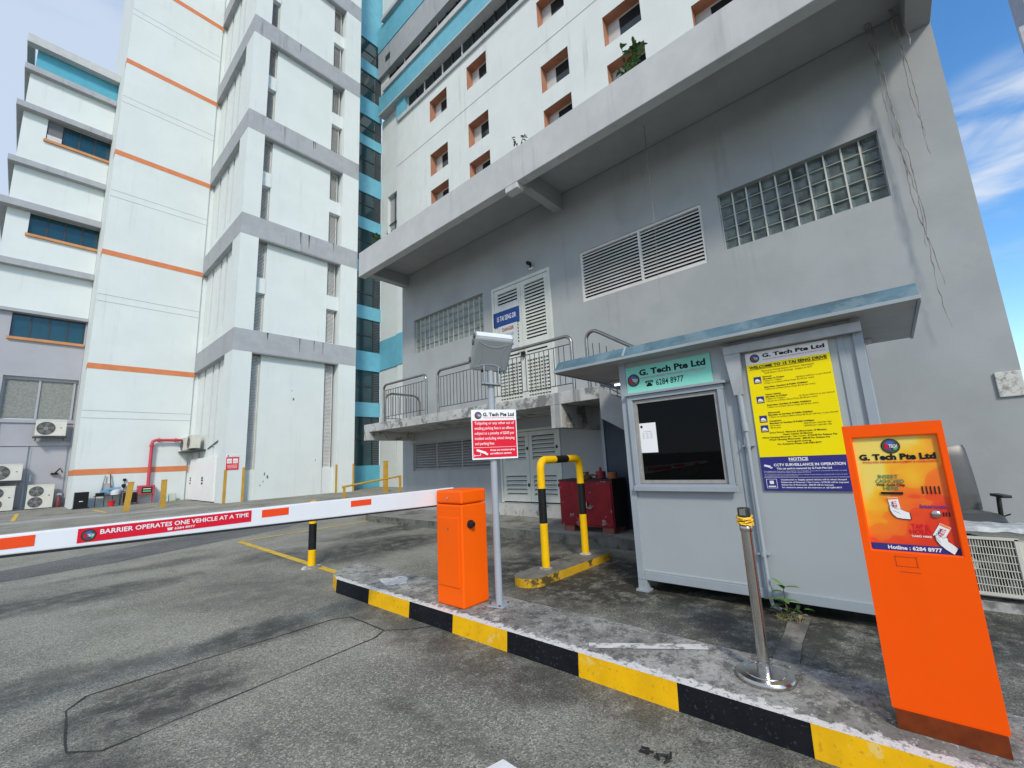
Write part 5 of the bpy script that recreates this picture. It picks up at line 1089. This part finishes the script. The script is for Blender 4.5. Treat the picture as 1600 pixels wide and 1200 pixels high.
        for k in range(3): x = -.35 + k * .22; q([(x, -.85 - k * .15), (x + .30, -1.05 - k * .15), (x + .30, -1.09 - k * .15), (x, -.90 - k * .15)], SBLACK, .0023)
        return b.build('card_print', p)
    card(.37, .595, 4, .035, True); card(.84, .815, -30, .037, False)
    b = MB(); 
    for y0, y1, z0, z1 in ((-.005, .075, .893, .896), (-.005, .075, .938, .941), (-.005, -.002, .893, .941), (.072, .075, .893, .941), (-.01, .065, .868, .871)): b.box(X - .0015, X - .0002, y0, y1, z0, z1, M('panel_gap', (0.42, 0.055, 0.0), 0.7))
    b.build('coin_flap', t)
kiosk()

# ================================================================== AIR CONDITIONERS
def aircon(name, label, w_, h_, d_, fans, group=None, near=False):
    """local: width on x, front at y=0 looking to -y, standing on z=0"""
    t = thing(name, label, 'air conditioner', (0, 0, 0), group)
    b = MB(); b.box(-w_ / 2, w_ / 2, .012, d_, .04, h_, ACW); b.box(-w_ / 2 - .004, w_ / 2 + .004, .0, d_ + .004, h_ - .05, h_ + .003, ACW); b.build('casing', t, bevel=.008)
    fz = [h_ * .5] if fans == 1 else [h_ * .28, h_ * .72]; r = min(w_ * .30, h_ * .42 / fans); fx = -w_ * .16
    for z in fz:
        b = MB()
        if near: b.box(fx - w_ * .31, fx + w_ * .31, .0095, .0118, .075, h_ - .085, ACG)
        b.disc((fx, .0085, z), (0, -1, 0), r, M('fan_well', (0.012, 0.012, 0.012), 0.8) if near else ACF, 28); b.disc((fx, .006, z), (0, -1, 0), r * .22, ACW, 16)
        for k in range(5):
            a = 2 * math.pi * k / 5; b.add([(fx + r * .2 * math.cos(a), .007, z + r * .2 * math.sin(a)), (fx + r * .9 * math.cos(a - .2), .0075, z + r * .9 * math.sin(a - .2)), (fx + r * .92 * math.cos(a + .45), .0085, z + r * .92 * math.sin(a + .45)), (fx + r * .3 * math.cos(a + .7), .008, z + r * .3 * math.sin(a + .7))], [(0, 1, 2, 3)], ACG)
        b.build('fan', t)
        b = MB()
        if near:
            for k in range(34): x = fx - w_ * .30 + k * w_ * .60 / 33; b.box(x - .0028, x + .0028, -.010, -.004, .08, h_ - .09, ACW)
            for k in range(8): zz = .08 + k * (h_ - .17) / 7; b.box(fx - w_ * .31, fx + w_ * .31, -.014, -.0101, zz - .003, zz + .003, ACW)
            for x in (fx - w_ * .315, fx + w_ * .315): b.box(x - .012, x + .012, -.02, .011, .07, h_ - .08, ACW)
            for zz in (.07, h_ - .08): b.box(fx - w_ * .33, fx + w_ * .33, -.02, .011, zz - .012, zz + .012, ACW)
        else:
            for q in (1.02, .7, .45): b.disc((fx, .002, z), (0, -1, 0), r * q, ACG, 28, r * q * .94)
            for k in range(8): a = math.pi * k / 8; b.obox((fx, .002, z), (math.cos(a), 0, math.sin(a)), (0, 1, 0), (-math.sin(a), 0, math.cos(a)), r, .001, .006, ACG)
        b.build('grille', t)
    b = MB(); b.box(w_ * .30, w_ * .36, .006, .011, h_ * .52, h_ * .56, PLAST); b.build('badge', t)
    b = MB(); b.box(-w_ * .36, -w_ * .30, .02, d_ - .02, 0, .04, ACG); b.box(w_ * .30, w_ * .36, .02, d_ - .02, 0, .04, ACG); b.build('feet', t)
    return t
GA = 'outdoor air conditioner units on the annex'
a1 = aircon('aircon_condenser', 'tall two fan condenser standing right of the other annex units', 1.05, 1.36, .4, 2, GA); a1.location = (.84, 37.0, 0)
s1 = aircon('aircon_condenser', 'single fan condenser mounted high under the mesh panel', 1.26, .95, .4, 1, GA); s1.location = (.9, 37.05, 4.12)
copy_thing(s1, (-.60, 37.05, 1.62), 0, 'condenser mounted above another one at the left picture edge', GA)
copy_thing(a1, (-.66, 37.0, 0), 0, 'condenser on the ground at the left picture edge', GA)
for (x0, x1, z) in ((.2, 1.6, 4.08), (-1.25, .08, 1.58)):
    b = MB(); b.box(x0, x1, 37.0, 37.5, z - .04, z + .03, FRAME); b.box(x0 + .1, x0 + .16, 37.0, 37.5, z - .2, z - .041, FRAME); b.box(x1 - .16, x1 - .1, 37.0, 37.5, z - .2, z - .041, FRAME)
    tag(b.build('wall_bracket'), 'dark shelf bracket under the condenser below the mesh panel' if z > 3 else 'dark shelf bracket under the raised condenser at the left edge', 'bracket')
s2 = aircon('aircon_condenser', 'cream condenser nearest the corner on the white tower side', 1.1, .82, .45, 1, 'condensers on the tower side'); s2.location = (6.45, 31.4, 3.0); s2.rotation_euler = (0, 0, R(-90))
copy_thing(s2, (6.45, 33.0, 2.95), R(-90), 'cream condenser above the red pipe end by the striped tower', 'condensers on the tower side')
b = MB(); b.box(6.35, 7.14, 30.6, 33.45, 2.88, 2.95, FRAME); tag(b.build('wall_bracket'), 'long dark shelf carrying two condensers on the tower side', 'bracket')
an = aircon('aircon_condenser', 'large cream condenser with square wire grille right of the orange kiosk', .98, .62, .34, 1, None, True); an.location = (5.75, -.52, .07); an.rotation_euler = (0, 0, R(-90))
b = MB(); b.box(5.72, 6.12, -1.02, -.02, .0, .068, MOULD); tag(b.build('concrete_block'), 'low concrete base under the large condenser', 'block')
b = MB(); PF = M('plastic_film', (0.46, 0.47, 0.47), 0.15, var=0.35, scale=9); NX, NY = 12, 40; g_ = []
for i in range(NX + 1):
    for j in range(NY + 1):
        xx = 5.70 + .43 * i / NX; yy = -1.05 + 1.06 * j / NY
        g_.append((xx, yy, .700 + .006 * math.sin(i * 1.9 + .7 * math.sin(j * .5)) + .004 * math.sin(j * .9 + i * .4) + rnd.uniform(-.0015, .0015) - (.03 if i == 0 else 0)))
b.add(g_, [(i * (NY + 1) + j, i * (NY + 1) + j + 1, (i + 1) * (NY + 1) + j + 1, (i + 1) * (NY + 1) + j) for i in range(NX) for j in range(NY)], PF, True)
tag(b.build('plastic_cover'), 'shiny crumpled plastic sheet on the large condenser', 'cover')

# ================================================================== OFFICE CHAIR
def chair():
    t = thing('office_chair', 'black leather office chair against the grey wall behind the kiosk', 'chair', (7.1, -.47, .17))
    c = Vector((7.1, -.47, .17)); A = R(14)
    def P(x, y, z):   # local: front towards -x
        return (c.x + x * math.cos(A) - y * math.sin(A), c.y + x * math.sin(A) + y * math.cos(A), c.z + z)
    def cushion(name, hw, prof, r, n=9, m=LEATHER):
        """padded slab: prof = list of (x,z) centre line, half width hw, thickness r"""
        b = MB(); rows = []
        for i, (x, z) in enumerate(prof):
            a = prof[max(i - 1, 0)]; e = prof[min(i + 1, len(prof) - 1)]; d = Vector((e[0] - a[0], e[1] - a[1])).normalized(); nx, nz_ = -d.y, d.x
            endf = 1 - .55 * (abs(2 * i / (len(prof) - 1) - 1) ** 4)
            row = []
            for k in range(2 * n):
                a2 = 2 * math.pi * k / (2 * n); yy = math.copysign(abs(math.cos(a2)) ** .45, math.cos(a2)) * hw * (1 - .06 * (abs(2 * i / (len(prof) - 1) - 1) ** 3)); tt = math.copysign(abs(math.sin(a2)) ** .7, math.sin(a2)) * r * endf
                row.append(P(x + nx * tt, yy, z + nz_ * tt))
            rows.append(row)
        nn = 2 * n; v = [q for row in rows for q in row]
        fs = [(i * nn + k, i * nn + (k + 1) % nn, (i + 1) * nn + (k + 1) % nn, (i + 1) * nn + k) for i in range(len(rows) - 1) for k in range(nn)] + [tuple(range(nn)), tuple(range((len(rows) - 1) * nn, len(rows) * nn))]
        b.add(v, fs, m, True); return b.build(name, t)
    cushion('seat', .27, [(.24, .46), (.12, .46), (0, .46), (-.12, .46), (-.22, .455), (-.30, .42)], .06)
    cushion('backrest', .275, [(.22, .50), (.25, .62), (.28, .78), (.31, .95), (.34, 1.10), (.36, 1.20), (.365, 1.24)], .035)
    for s in (-1, 1):
        b = MB(); b.tube([P(.05, .33 * s, .42), P(.03, .34 * s, .66)], .022, PLAST, 8); b.obox(P(-.02, .34 * s, .68), (P(1, 0, 0)[0] - c.x, P(1, 0, 0)[1] - c.y, 0), (P(0, 1, 0)[0] - c.x, P(0, 1, 0)[1] - c.y, 0), UP, .13, .04, .015, PLAST); b.build('armrest', t, bevel=.006)
    b = MB(); b.cyl(P(0, 0, .08), P(0, 0, .39), .028, PLAST, 12); b.tube([P(.05, -.28, .42), P(.02, -.40, .48)], .008, PLAST, 6); b.build('gas_lift', t)
    b = MB()
    for k in range(5): a = 2 * math.pi * k / 5; b.tube([P(0, 0, .10), P(.28 * math.cos(a), .28 * math.sin(a), .07)], .022, PLAST, 8, [.028, .016])
    bs = b.build('star_base', t)
    for k in range(5): a = 2 * math.pi * k / 5; b = MB(); b.cyl(P(.28 * math.cos(a) - .0, .28 * math.sin(a) - .015, .028), P(.28 * math.cos(a), .28 * math.sin(a) + .015, .028), .027, PLAST, 12); b.build('castor', bs)
chair()

# ================================================================== RED CABINET AND CLUTTER
def redcab():
    t = thing('steel_cabinet', 'worn dark red steel cabinet on bricks with peeling paint', 'cabinet', (6.95, 4.2, .17))
    x0, x1, ya, yb, z0, z1 = 6.72, 7.20, 3.70, 4.80, .27, 1.05
    b = MB(); b.box(x0, x1, ya, yb, z0, z1, REDC); b.box(x0 + .01, x1, ya - .004, ya - .0005, z0, z1, BLKC); b.box(x0 - .01, x1 + .01, ya - .01, yb + .01, z1 + .001, z1 + .03, BLKC); b.build('body', t)  # thin black sheet paints the shade on the cabinet's right side
    for y0, y1 in ((ya + .02, 4.235), (4.245, yb - .02)): b = MB(); b.box(x0 - .018, x0 - .001, y0, y1, z0 + .03, z1 - .03, REDC); b.build('door', t, bevel=.004)
    b = MB(); b.tube([(x0 - .05, 4.20, .70), (x0 - .055, 4.20, .60), (x0 - .05, 4.12, .58)], .012, STEELD, 8); b.cyl((x0 - .019, 4.20, .66), (x0 - .06, 4.20, .66), .018, STEELD, 10); b.build('handle', t)
    for y in (3.85, 4.65): b = MB(); b.box(x0 + .02, x0 + .13, y - .11, y + .11, .171, .268, BRICK); b.build('brick', t); b = MB(); b.box(x1 - .15, x1 - .04, y - .11, y + .11, .171, .268, BRICK); b.build('brick', t)
redcab()
b = MB(); b.lathe((6.95, 4.32, 1.083), [(.10, 0), (.10, .03), (.07, .04), (.07, .06), (.035, .07), (.035, .12), (0, .125)], RUST, 16); b.tube([(6.95, 4.32, 1.14), (6.9, 4.16, 1.15), (6.88, 4.08, 1.13)], .018, RUST, 8); b.tube([(6.95, 4.32, 1.17), (6.98, 4.45, 1.20)], .012, RUST, 6); tag(b.build('pipe_fitting'), 'rusty valve fitting lying on the red cabinet top', 'valve')
b = MB(); b.lathe((6.98, 4.05, 1.083), [(.09, 0), (.09, .12), (.085, .125), (.03, .13), (.02, .20), (0, .2)], M('dull_red', (0.22, 0.02, 0.02), 0.6), 16); tag(b.build('oil_can'), 'dull red can on the red cabinet by the partition', 'can')
b = MB(); b.lathe((6.95, 3.80, 1.083), [(.085, 0), (.085, .10), (.08, .105), (0, .1)], M('orange_rust', (0.30, 0.09, 0.03), 0.7), 16); tag(b.build('tin_can'), 'orange rusty tin at the right end of the red cabinet', 'can')

# ================================================================== FIRE RISER AND CLUTTER AT STRIPED TOWER
def riser():
    t = thing('fire_riser', 'red fire pipe rising from a red hydrant cabinet on the striped tower', 'pipe', (5.0, 33.2, 0))
    b = MB(); b.tube([(5.02, 33.25, .9), (5.02, 33.25, 3.45), (5.06, 33.25, 3.60), (5.2, 33.25, 3.66), (6.7, 33.25, 3.66)], .085, REDP, 12); b.build('pipe', t)
    for p, q in (((5.02, 33.25, 3.28), (5.02, 33.25, 3.36)), ((5.3, 33.25, 3.66), (5.38, 33.25, 3.66)), ((6.1, 33.25, 3.66), (6.18, 33.25, 3.66))): b = MB(); b.cyl(p, q, .12, REDP, 12); b.build('collar', t)
    b = MB(); b.box(4.55, 5.32, 33.0, 33.4, .50, 1.02, REDP); bx = b.build('cabinet', t, bevel=.01)
    b = MB(); b.box(4.72, 5.2, 32.985, 32.999, .58, .92, BLACK); b.box(4.78, 5.14, 32.98, 32.984, .80, .84, SWHITE); b.box(4.78, 5.14, 32.98, 32.984, .64, .74, SGREEN); b.build('window', bx)
    for x in (4.58, 5.27): b = MB(); b.box(x - .03, x + .03, 33.1, 33.3, 0, .5, REDP); b.build('leg', t)
riser()
def clutter():
    b = MB(); b.box(1.98, 2.52, 32.7, 33.15, .02, .86, BLACK); b.box(1.95, 2.58, 32.65, 33.2, 0, .05, BLACK); b.box(2.17, 2.32, 32.69, 32.699, .36, .40, PLWH); tag(b.build('speaker_cabinet', bevel=.02), 'black box against the foot of the striped tower', 'box')
    t = thing('work_table', 'thin legged table with clutter by the striped tower', 'table', (3.3, 33.1, 0))
    b = MB(); b.box(2.75, 3.85, 32.85, 33.35, .56, .60, FRAME); b.build('tabletop', t)
    for x in (2.8, 3.15, 3.5, 3.8): b = MB(); b.box(x - .02, x + .02, 32.87, 32.91, 0, .56, FRAME); b.build('leg', t)
    b = MB(); b.box(2.8, 3.15, 32.9, 33.2, .601, .76, BLACK); tag(b.build('tool_box', bevel=.02), 'black case on the left of the work table', 'case')
    b = MB(); b.lathe((3.62, 33.1, .601), [(.20, 0), (.24, .25), (.2, .28), (0, .28)], PLWH, 16); tag(b.build('plastic_tub'), 'pale plastic tub on the right of the work table', 'tub')
    b = MB(); b.obox((3.55, 33.1, .95), (1, 0, .1), (0, 1, 0), (0, 0, 1), .25, .2, .05, BLUEC); tag(b.build('plastic_lid'), 'blue plastic lid lying on the pale tub', 'sheet')  # a blue plastic lid resting above the tub
    t = thing('easel_board', 'grey folded frame leaning on the wall behind the work table', 'frame', (3.2, 33.3, .6))
    b = MB(); b.tube([(3.0, 33.25, .62), (3.15, 33.4, 1.7)], .03, STEELD, 6); b.tube([(3.45, 33.25, .62), (3.35, 33.4, 1.75)], .03, RUST, 6); b.box(3.05, 3.42, 33.33, 33.36, .9, 1.25, PGREY); b.box(3.0, 3.45, 33.2, 33.3, .75, .9, BLUEC); b.build('frame', t)
    b = MB(); b.lathe((3.45, 32.75, .0), [(.12, 0), (.16, .30), (.165, .31), (.15, .31), (.11, .02), (0, .02)], REDB, 16); tag(b.build('bucket'), 'small red bucket beneath the work table', 'bucket')
    b = MB(); b.tube([(3.95, 33.3, 0), (3.98, 33.42, 1.35)], .018, RUST, 6); b.lathe((3.96, 33.36, .95), [(.02, 0), (.09, .06), (.1, .18), (.03, .22)], BLACK, 10); b.lathe((3.98, 33.42, 1.32), [(.02, 0), (.08, .04), (.07, .14), (0, .16)], BLACK, 10); tag(b.build('broom'), 'broom standing against the wall right of the work table', 'broom')
    t = thing('generator', 'dark portable generator in a tube frame behind the leaning post', 'generator', (4.2, 32.9, 0))
    b = MB(); b.box(3.95, 4.5, 32.75, 33.15, .12, .68, BLACK); b.build('engine', t, bevel=.03)
    b = MB(); b.tube([(3.88, 32.7, .02), (3.88, 32.7, .74), (4.56, 32.7, .74), (4.56, 32.7, .02), (3.88, 32.7, .02)], .025, STEELD, 6); b.build('tube_frame', t); b = MB(); b.tube([(3.88, 33.2, .02), (3.88, 33.2, .74), (4.56, 33.2, .74), (4.56, 33.2, .02), (3.88, 33.2, .02)], .025, STEELD, 6); b.build('tube_frame', t)
    b = MB(); b.box(5.62, 5.98, 32.9, 33.2, .0, .42, M('pale_blue_plastic', (0.48, 0.62, 0.68), 0.4)); b.disc((5.8, 32.895, .2), (0, -1, 0), .1, BLUEC, 14); tag(b.build('water_container', bevel=.03), 'pale blue container at the foot of the wall right of the red riser', 'container')
    b = MB(); b.box(6.02, 6.35, 32.95, 33.2, 0, .45, M('pale_green_plastic', (0.45, 0.5, 0.42), 0.5)); tag(b.build('plastic_can', bevel=.03), 'dull green can right of the pale blue container', 'can')
    t = thing('fire_extinguisher', 'dark red extinguisher bottles in the annex corner beside the tall condenser', 'extinguisher', (1.6, 37.2, 0))
    b = MB(); b.lathe((1.6, 37.15, 0), [(.11, 0), (.12, .05), (.12, .5), (.04, .62), (.04, .7), (0, .7)], M('maroon_paint', (0.14, 0.02, 0.025), 0.5), 14); b.build('bottle', t); b = MB(); b.box(1.5, 1.7, 37.1, 37.2, .70, .80, PGREY); b.build('valve', t)
    b = MB(); b.box(1.15, 1.45, 37.5, 37.7, 1.9, 2.0, BLACK); b.tube([(1.3, 37.4, 1.95), (1.5, 37.2, 2.25), (1.62, 37.3, 2.0)], .04, BLACK, 6); tag(b.build('cable_coil'), 'black cable loop hanging in the annex corner', 'cable')
clutter()
b = MB(); b.box(7.92, 7.947, -1.305, -1.08, 1.965, 2.275, M('dirty_white_panel', (0.58, 0.58, 0.54), 0.6, var=0.1, patch=0.9, patchcol=(0.25, 0.25, 0.23), patchscale=9, pmin=0.48, pmax=0.6)); tag(b.build('wall_plate', bevel=.008), 'stained white plate fixed at the right end of the grey wall', 'plate')

# ================================================================== PLANTS
def leaf(b, base, d, ln, wd, m, droop=.25, up=Vector((0, 0, 1))):
    base = Vector(base); d = Vector(d).normalized(); s = d.cross(up); s = (s if s.length > .05 else Vector((1, 0, 0))).normalized(); n = 5; L_, C_, R_l = [], [], []
    for i in range(n + 1):
        f = i / n; p = base + d * (ln * f) + Vector((0, 0, -droop * ln * f * f)); w_ = wd * math.sin(math.pi * min(.98, .08 + f * .92)) ** .8
        L_.append(p + s * w_ + up * w_ * .25); C_.append(p); R_l.append(p - s * w_ + up * w_ * .25)
    v = L_ + C_ + R_l; k = n + 1
    b.add(v, [(i, i + 1, k + i + 1, k + i) for i in range(n)] + [(k + i, k + i + 1, 2 * k + i + 1, 2 * k + i) for i in range(n)], m, True)
def weed():
    t = thing('weed', 'green leafy weed growing at the foot of the booth', 'plant', (4.60, .92, 0))
    c = Vector((4.60, .92, 0))
    b = MB(); b.tube([c, c + Vector((0, .0, .12)), c + Vector((-.01, 0, .27))], .006, STEM, 6, [.007, .006, .003])
    for k in range(4): a = k * 1.7; b.tube([c, c + Vector((.05 * math.cos(a), .08 * math.sin(a), .10))], .003, STEM, 5)
    b.build('stem', t)
    b = MB()
    for z, a, ln, e in ((.27, 1.4, .10, .9), (.26, -1.75, .12, .35), (.25, 3.0, .10, .6), (.22, 2.0, .09, .2), (.16, 1.75, .14, .1), (.15, -1.4, .10, .2), (.17, 3.4, .11, .1), (.13, .9, .10, .2), (.12, 2.4, .12, .0)):
        leaf(b, c + Vector((0, 0, z)), (math.cos(a) * .7, math.sin(a), e), ln * 1.15, .028, LEAF if z > .14 else LEAFD, .2)
    for k in range(16):
        a = rnd.uniform(0, 6.28); p = c + Vector((rnd.uniform(-.05, .03), -.05 + rnd.uniform(-.09, .09), rnd.uniform(.03, .10))); leaf(b, p, (math.cos(a) * .6, math.sin(a), rnd.uniform(-.2, .5)), rnd.uniform(.05, .11), .015, rnd.choice([LEAF, LEAFD, LEAFD, LEAFY]), .3)
    b.build('leaves', t)
    b = MB()
    for k in range(30):
        a = rnd.uniform(0, 6.28); p = c + Vector((rnd.uniform(-.12, .0), rnd.uniform(-.12, .08), .01)); b.tube([p, p + Vector((math.cos(a) * .05, math.sin(a) * .06, rnd.uniform(.01, .05)))], .0018, LEAFY, 4)
    b.build('dry_litter', t)
weed()
def canopy_plant(x, y, z, h, nst, nl, size, label):
    t = thing('canopy_plant', label, 'plant', (x, y, z)); b = MB(); lf = MB(); c = Vector((x, y, z))
    for s in range(nst):
        a = rnd.uniform(0, 6.28); top = c + Vector((math.cos(a) * h * .35, math.sin(a) * h * .35, h * rnd.uniform(.6, 1.0))); b.tube([c, c.lerp(top, .5) + Vector((0, 0, h * .08)), top], .008, STEM, 5, [.011, .008, .004])
        for k in range(nl):
            f = rnd.uniform(.35, 1.0); p = c.lerp(top, f); a2 = rnd.uniform(0, 6.28); leaf(lf, p, (math.cos(a2), math.sin(a2), rnd.uniform(-.2, .7)), size * rnd.uniform(.7, 1.2), size * .22, rnd.choice([LEAF, LEAF, LEAFD]), .3)
    b.build('stem', t); lf.build('leaves', t)
canopy_plant(6.55, 2.55, 8.03, .80, 8, 12, .125, 'bushy green plant rooted on top of the canopy edge'); canopy_plant(6.4, 5.05, 8.03, .42, 2, 6, .09, 'sparse thin sprig on the middle of the canopy edge'); canopy_plant(6.45, 10.75, 8.03, .42, 5, 12, .11, 'small green tuft at the far left end of the canopy'); canopy_plant(6.45, 10.15, 8.03, .38, 2, 6, .07, 'thin twig sprouting beside the far canopy tuft')
# debris on the road
b = MB()
for k in range(9): a = rnd.uniform(0, 6.28); p = Vector((2.24 + rnd.uniform(-.03, .03), 1.11 + rnd.uniform(-.06, .06), .012)); b.tube([p, p + Vector((math.cos(a) * .03, math.sin(a) * .05, rnd.uniform(0, .012)))], .006, RUBBER, 5)
tag(b.build('rubber_scrap'), 'black torn scrap lying on the road before the kerb', 'debris')
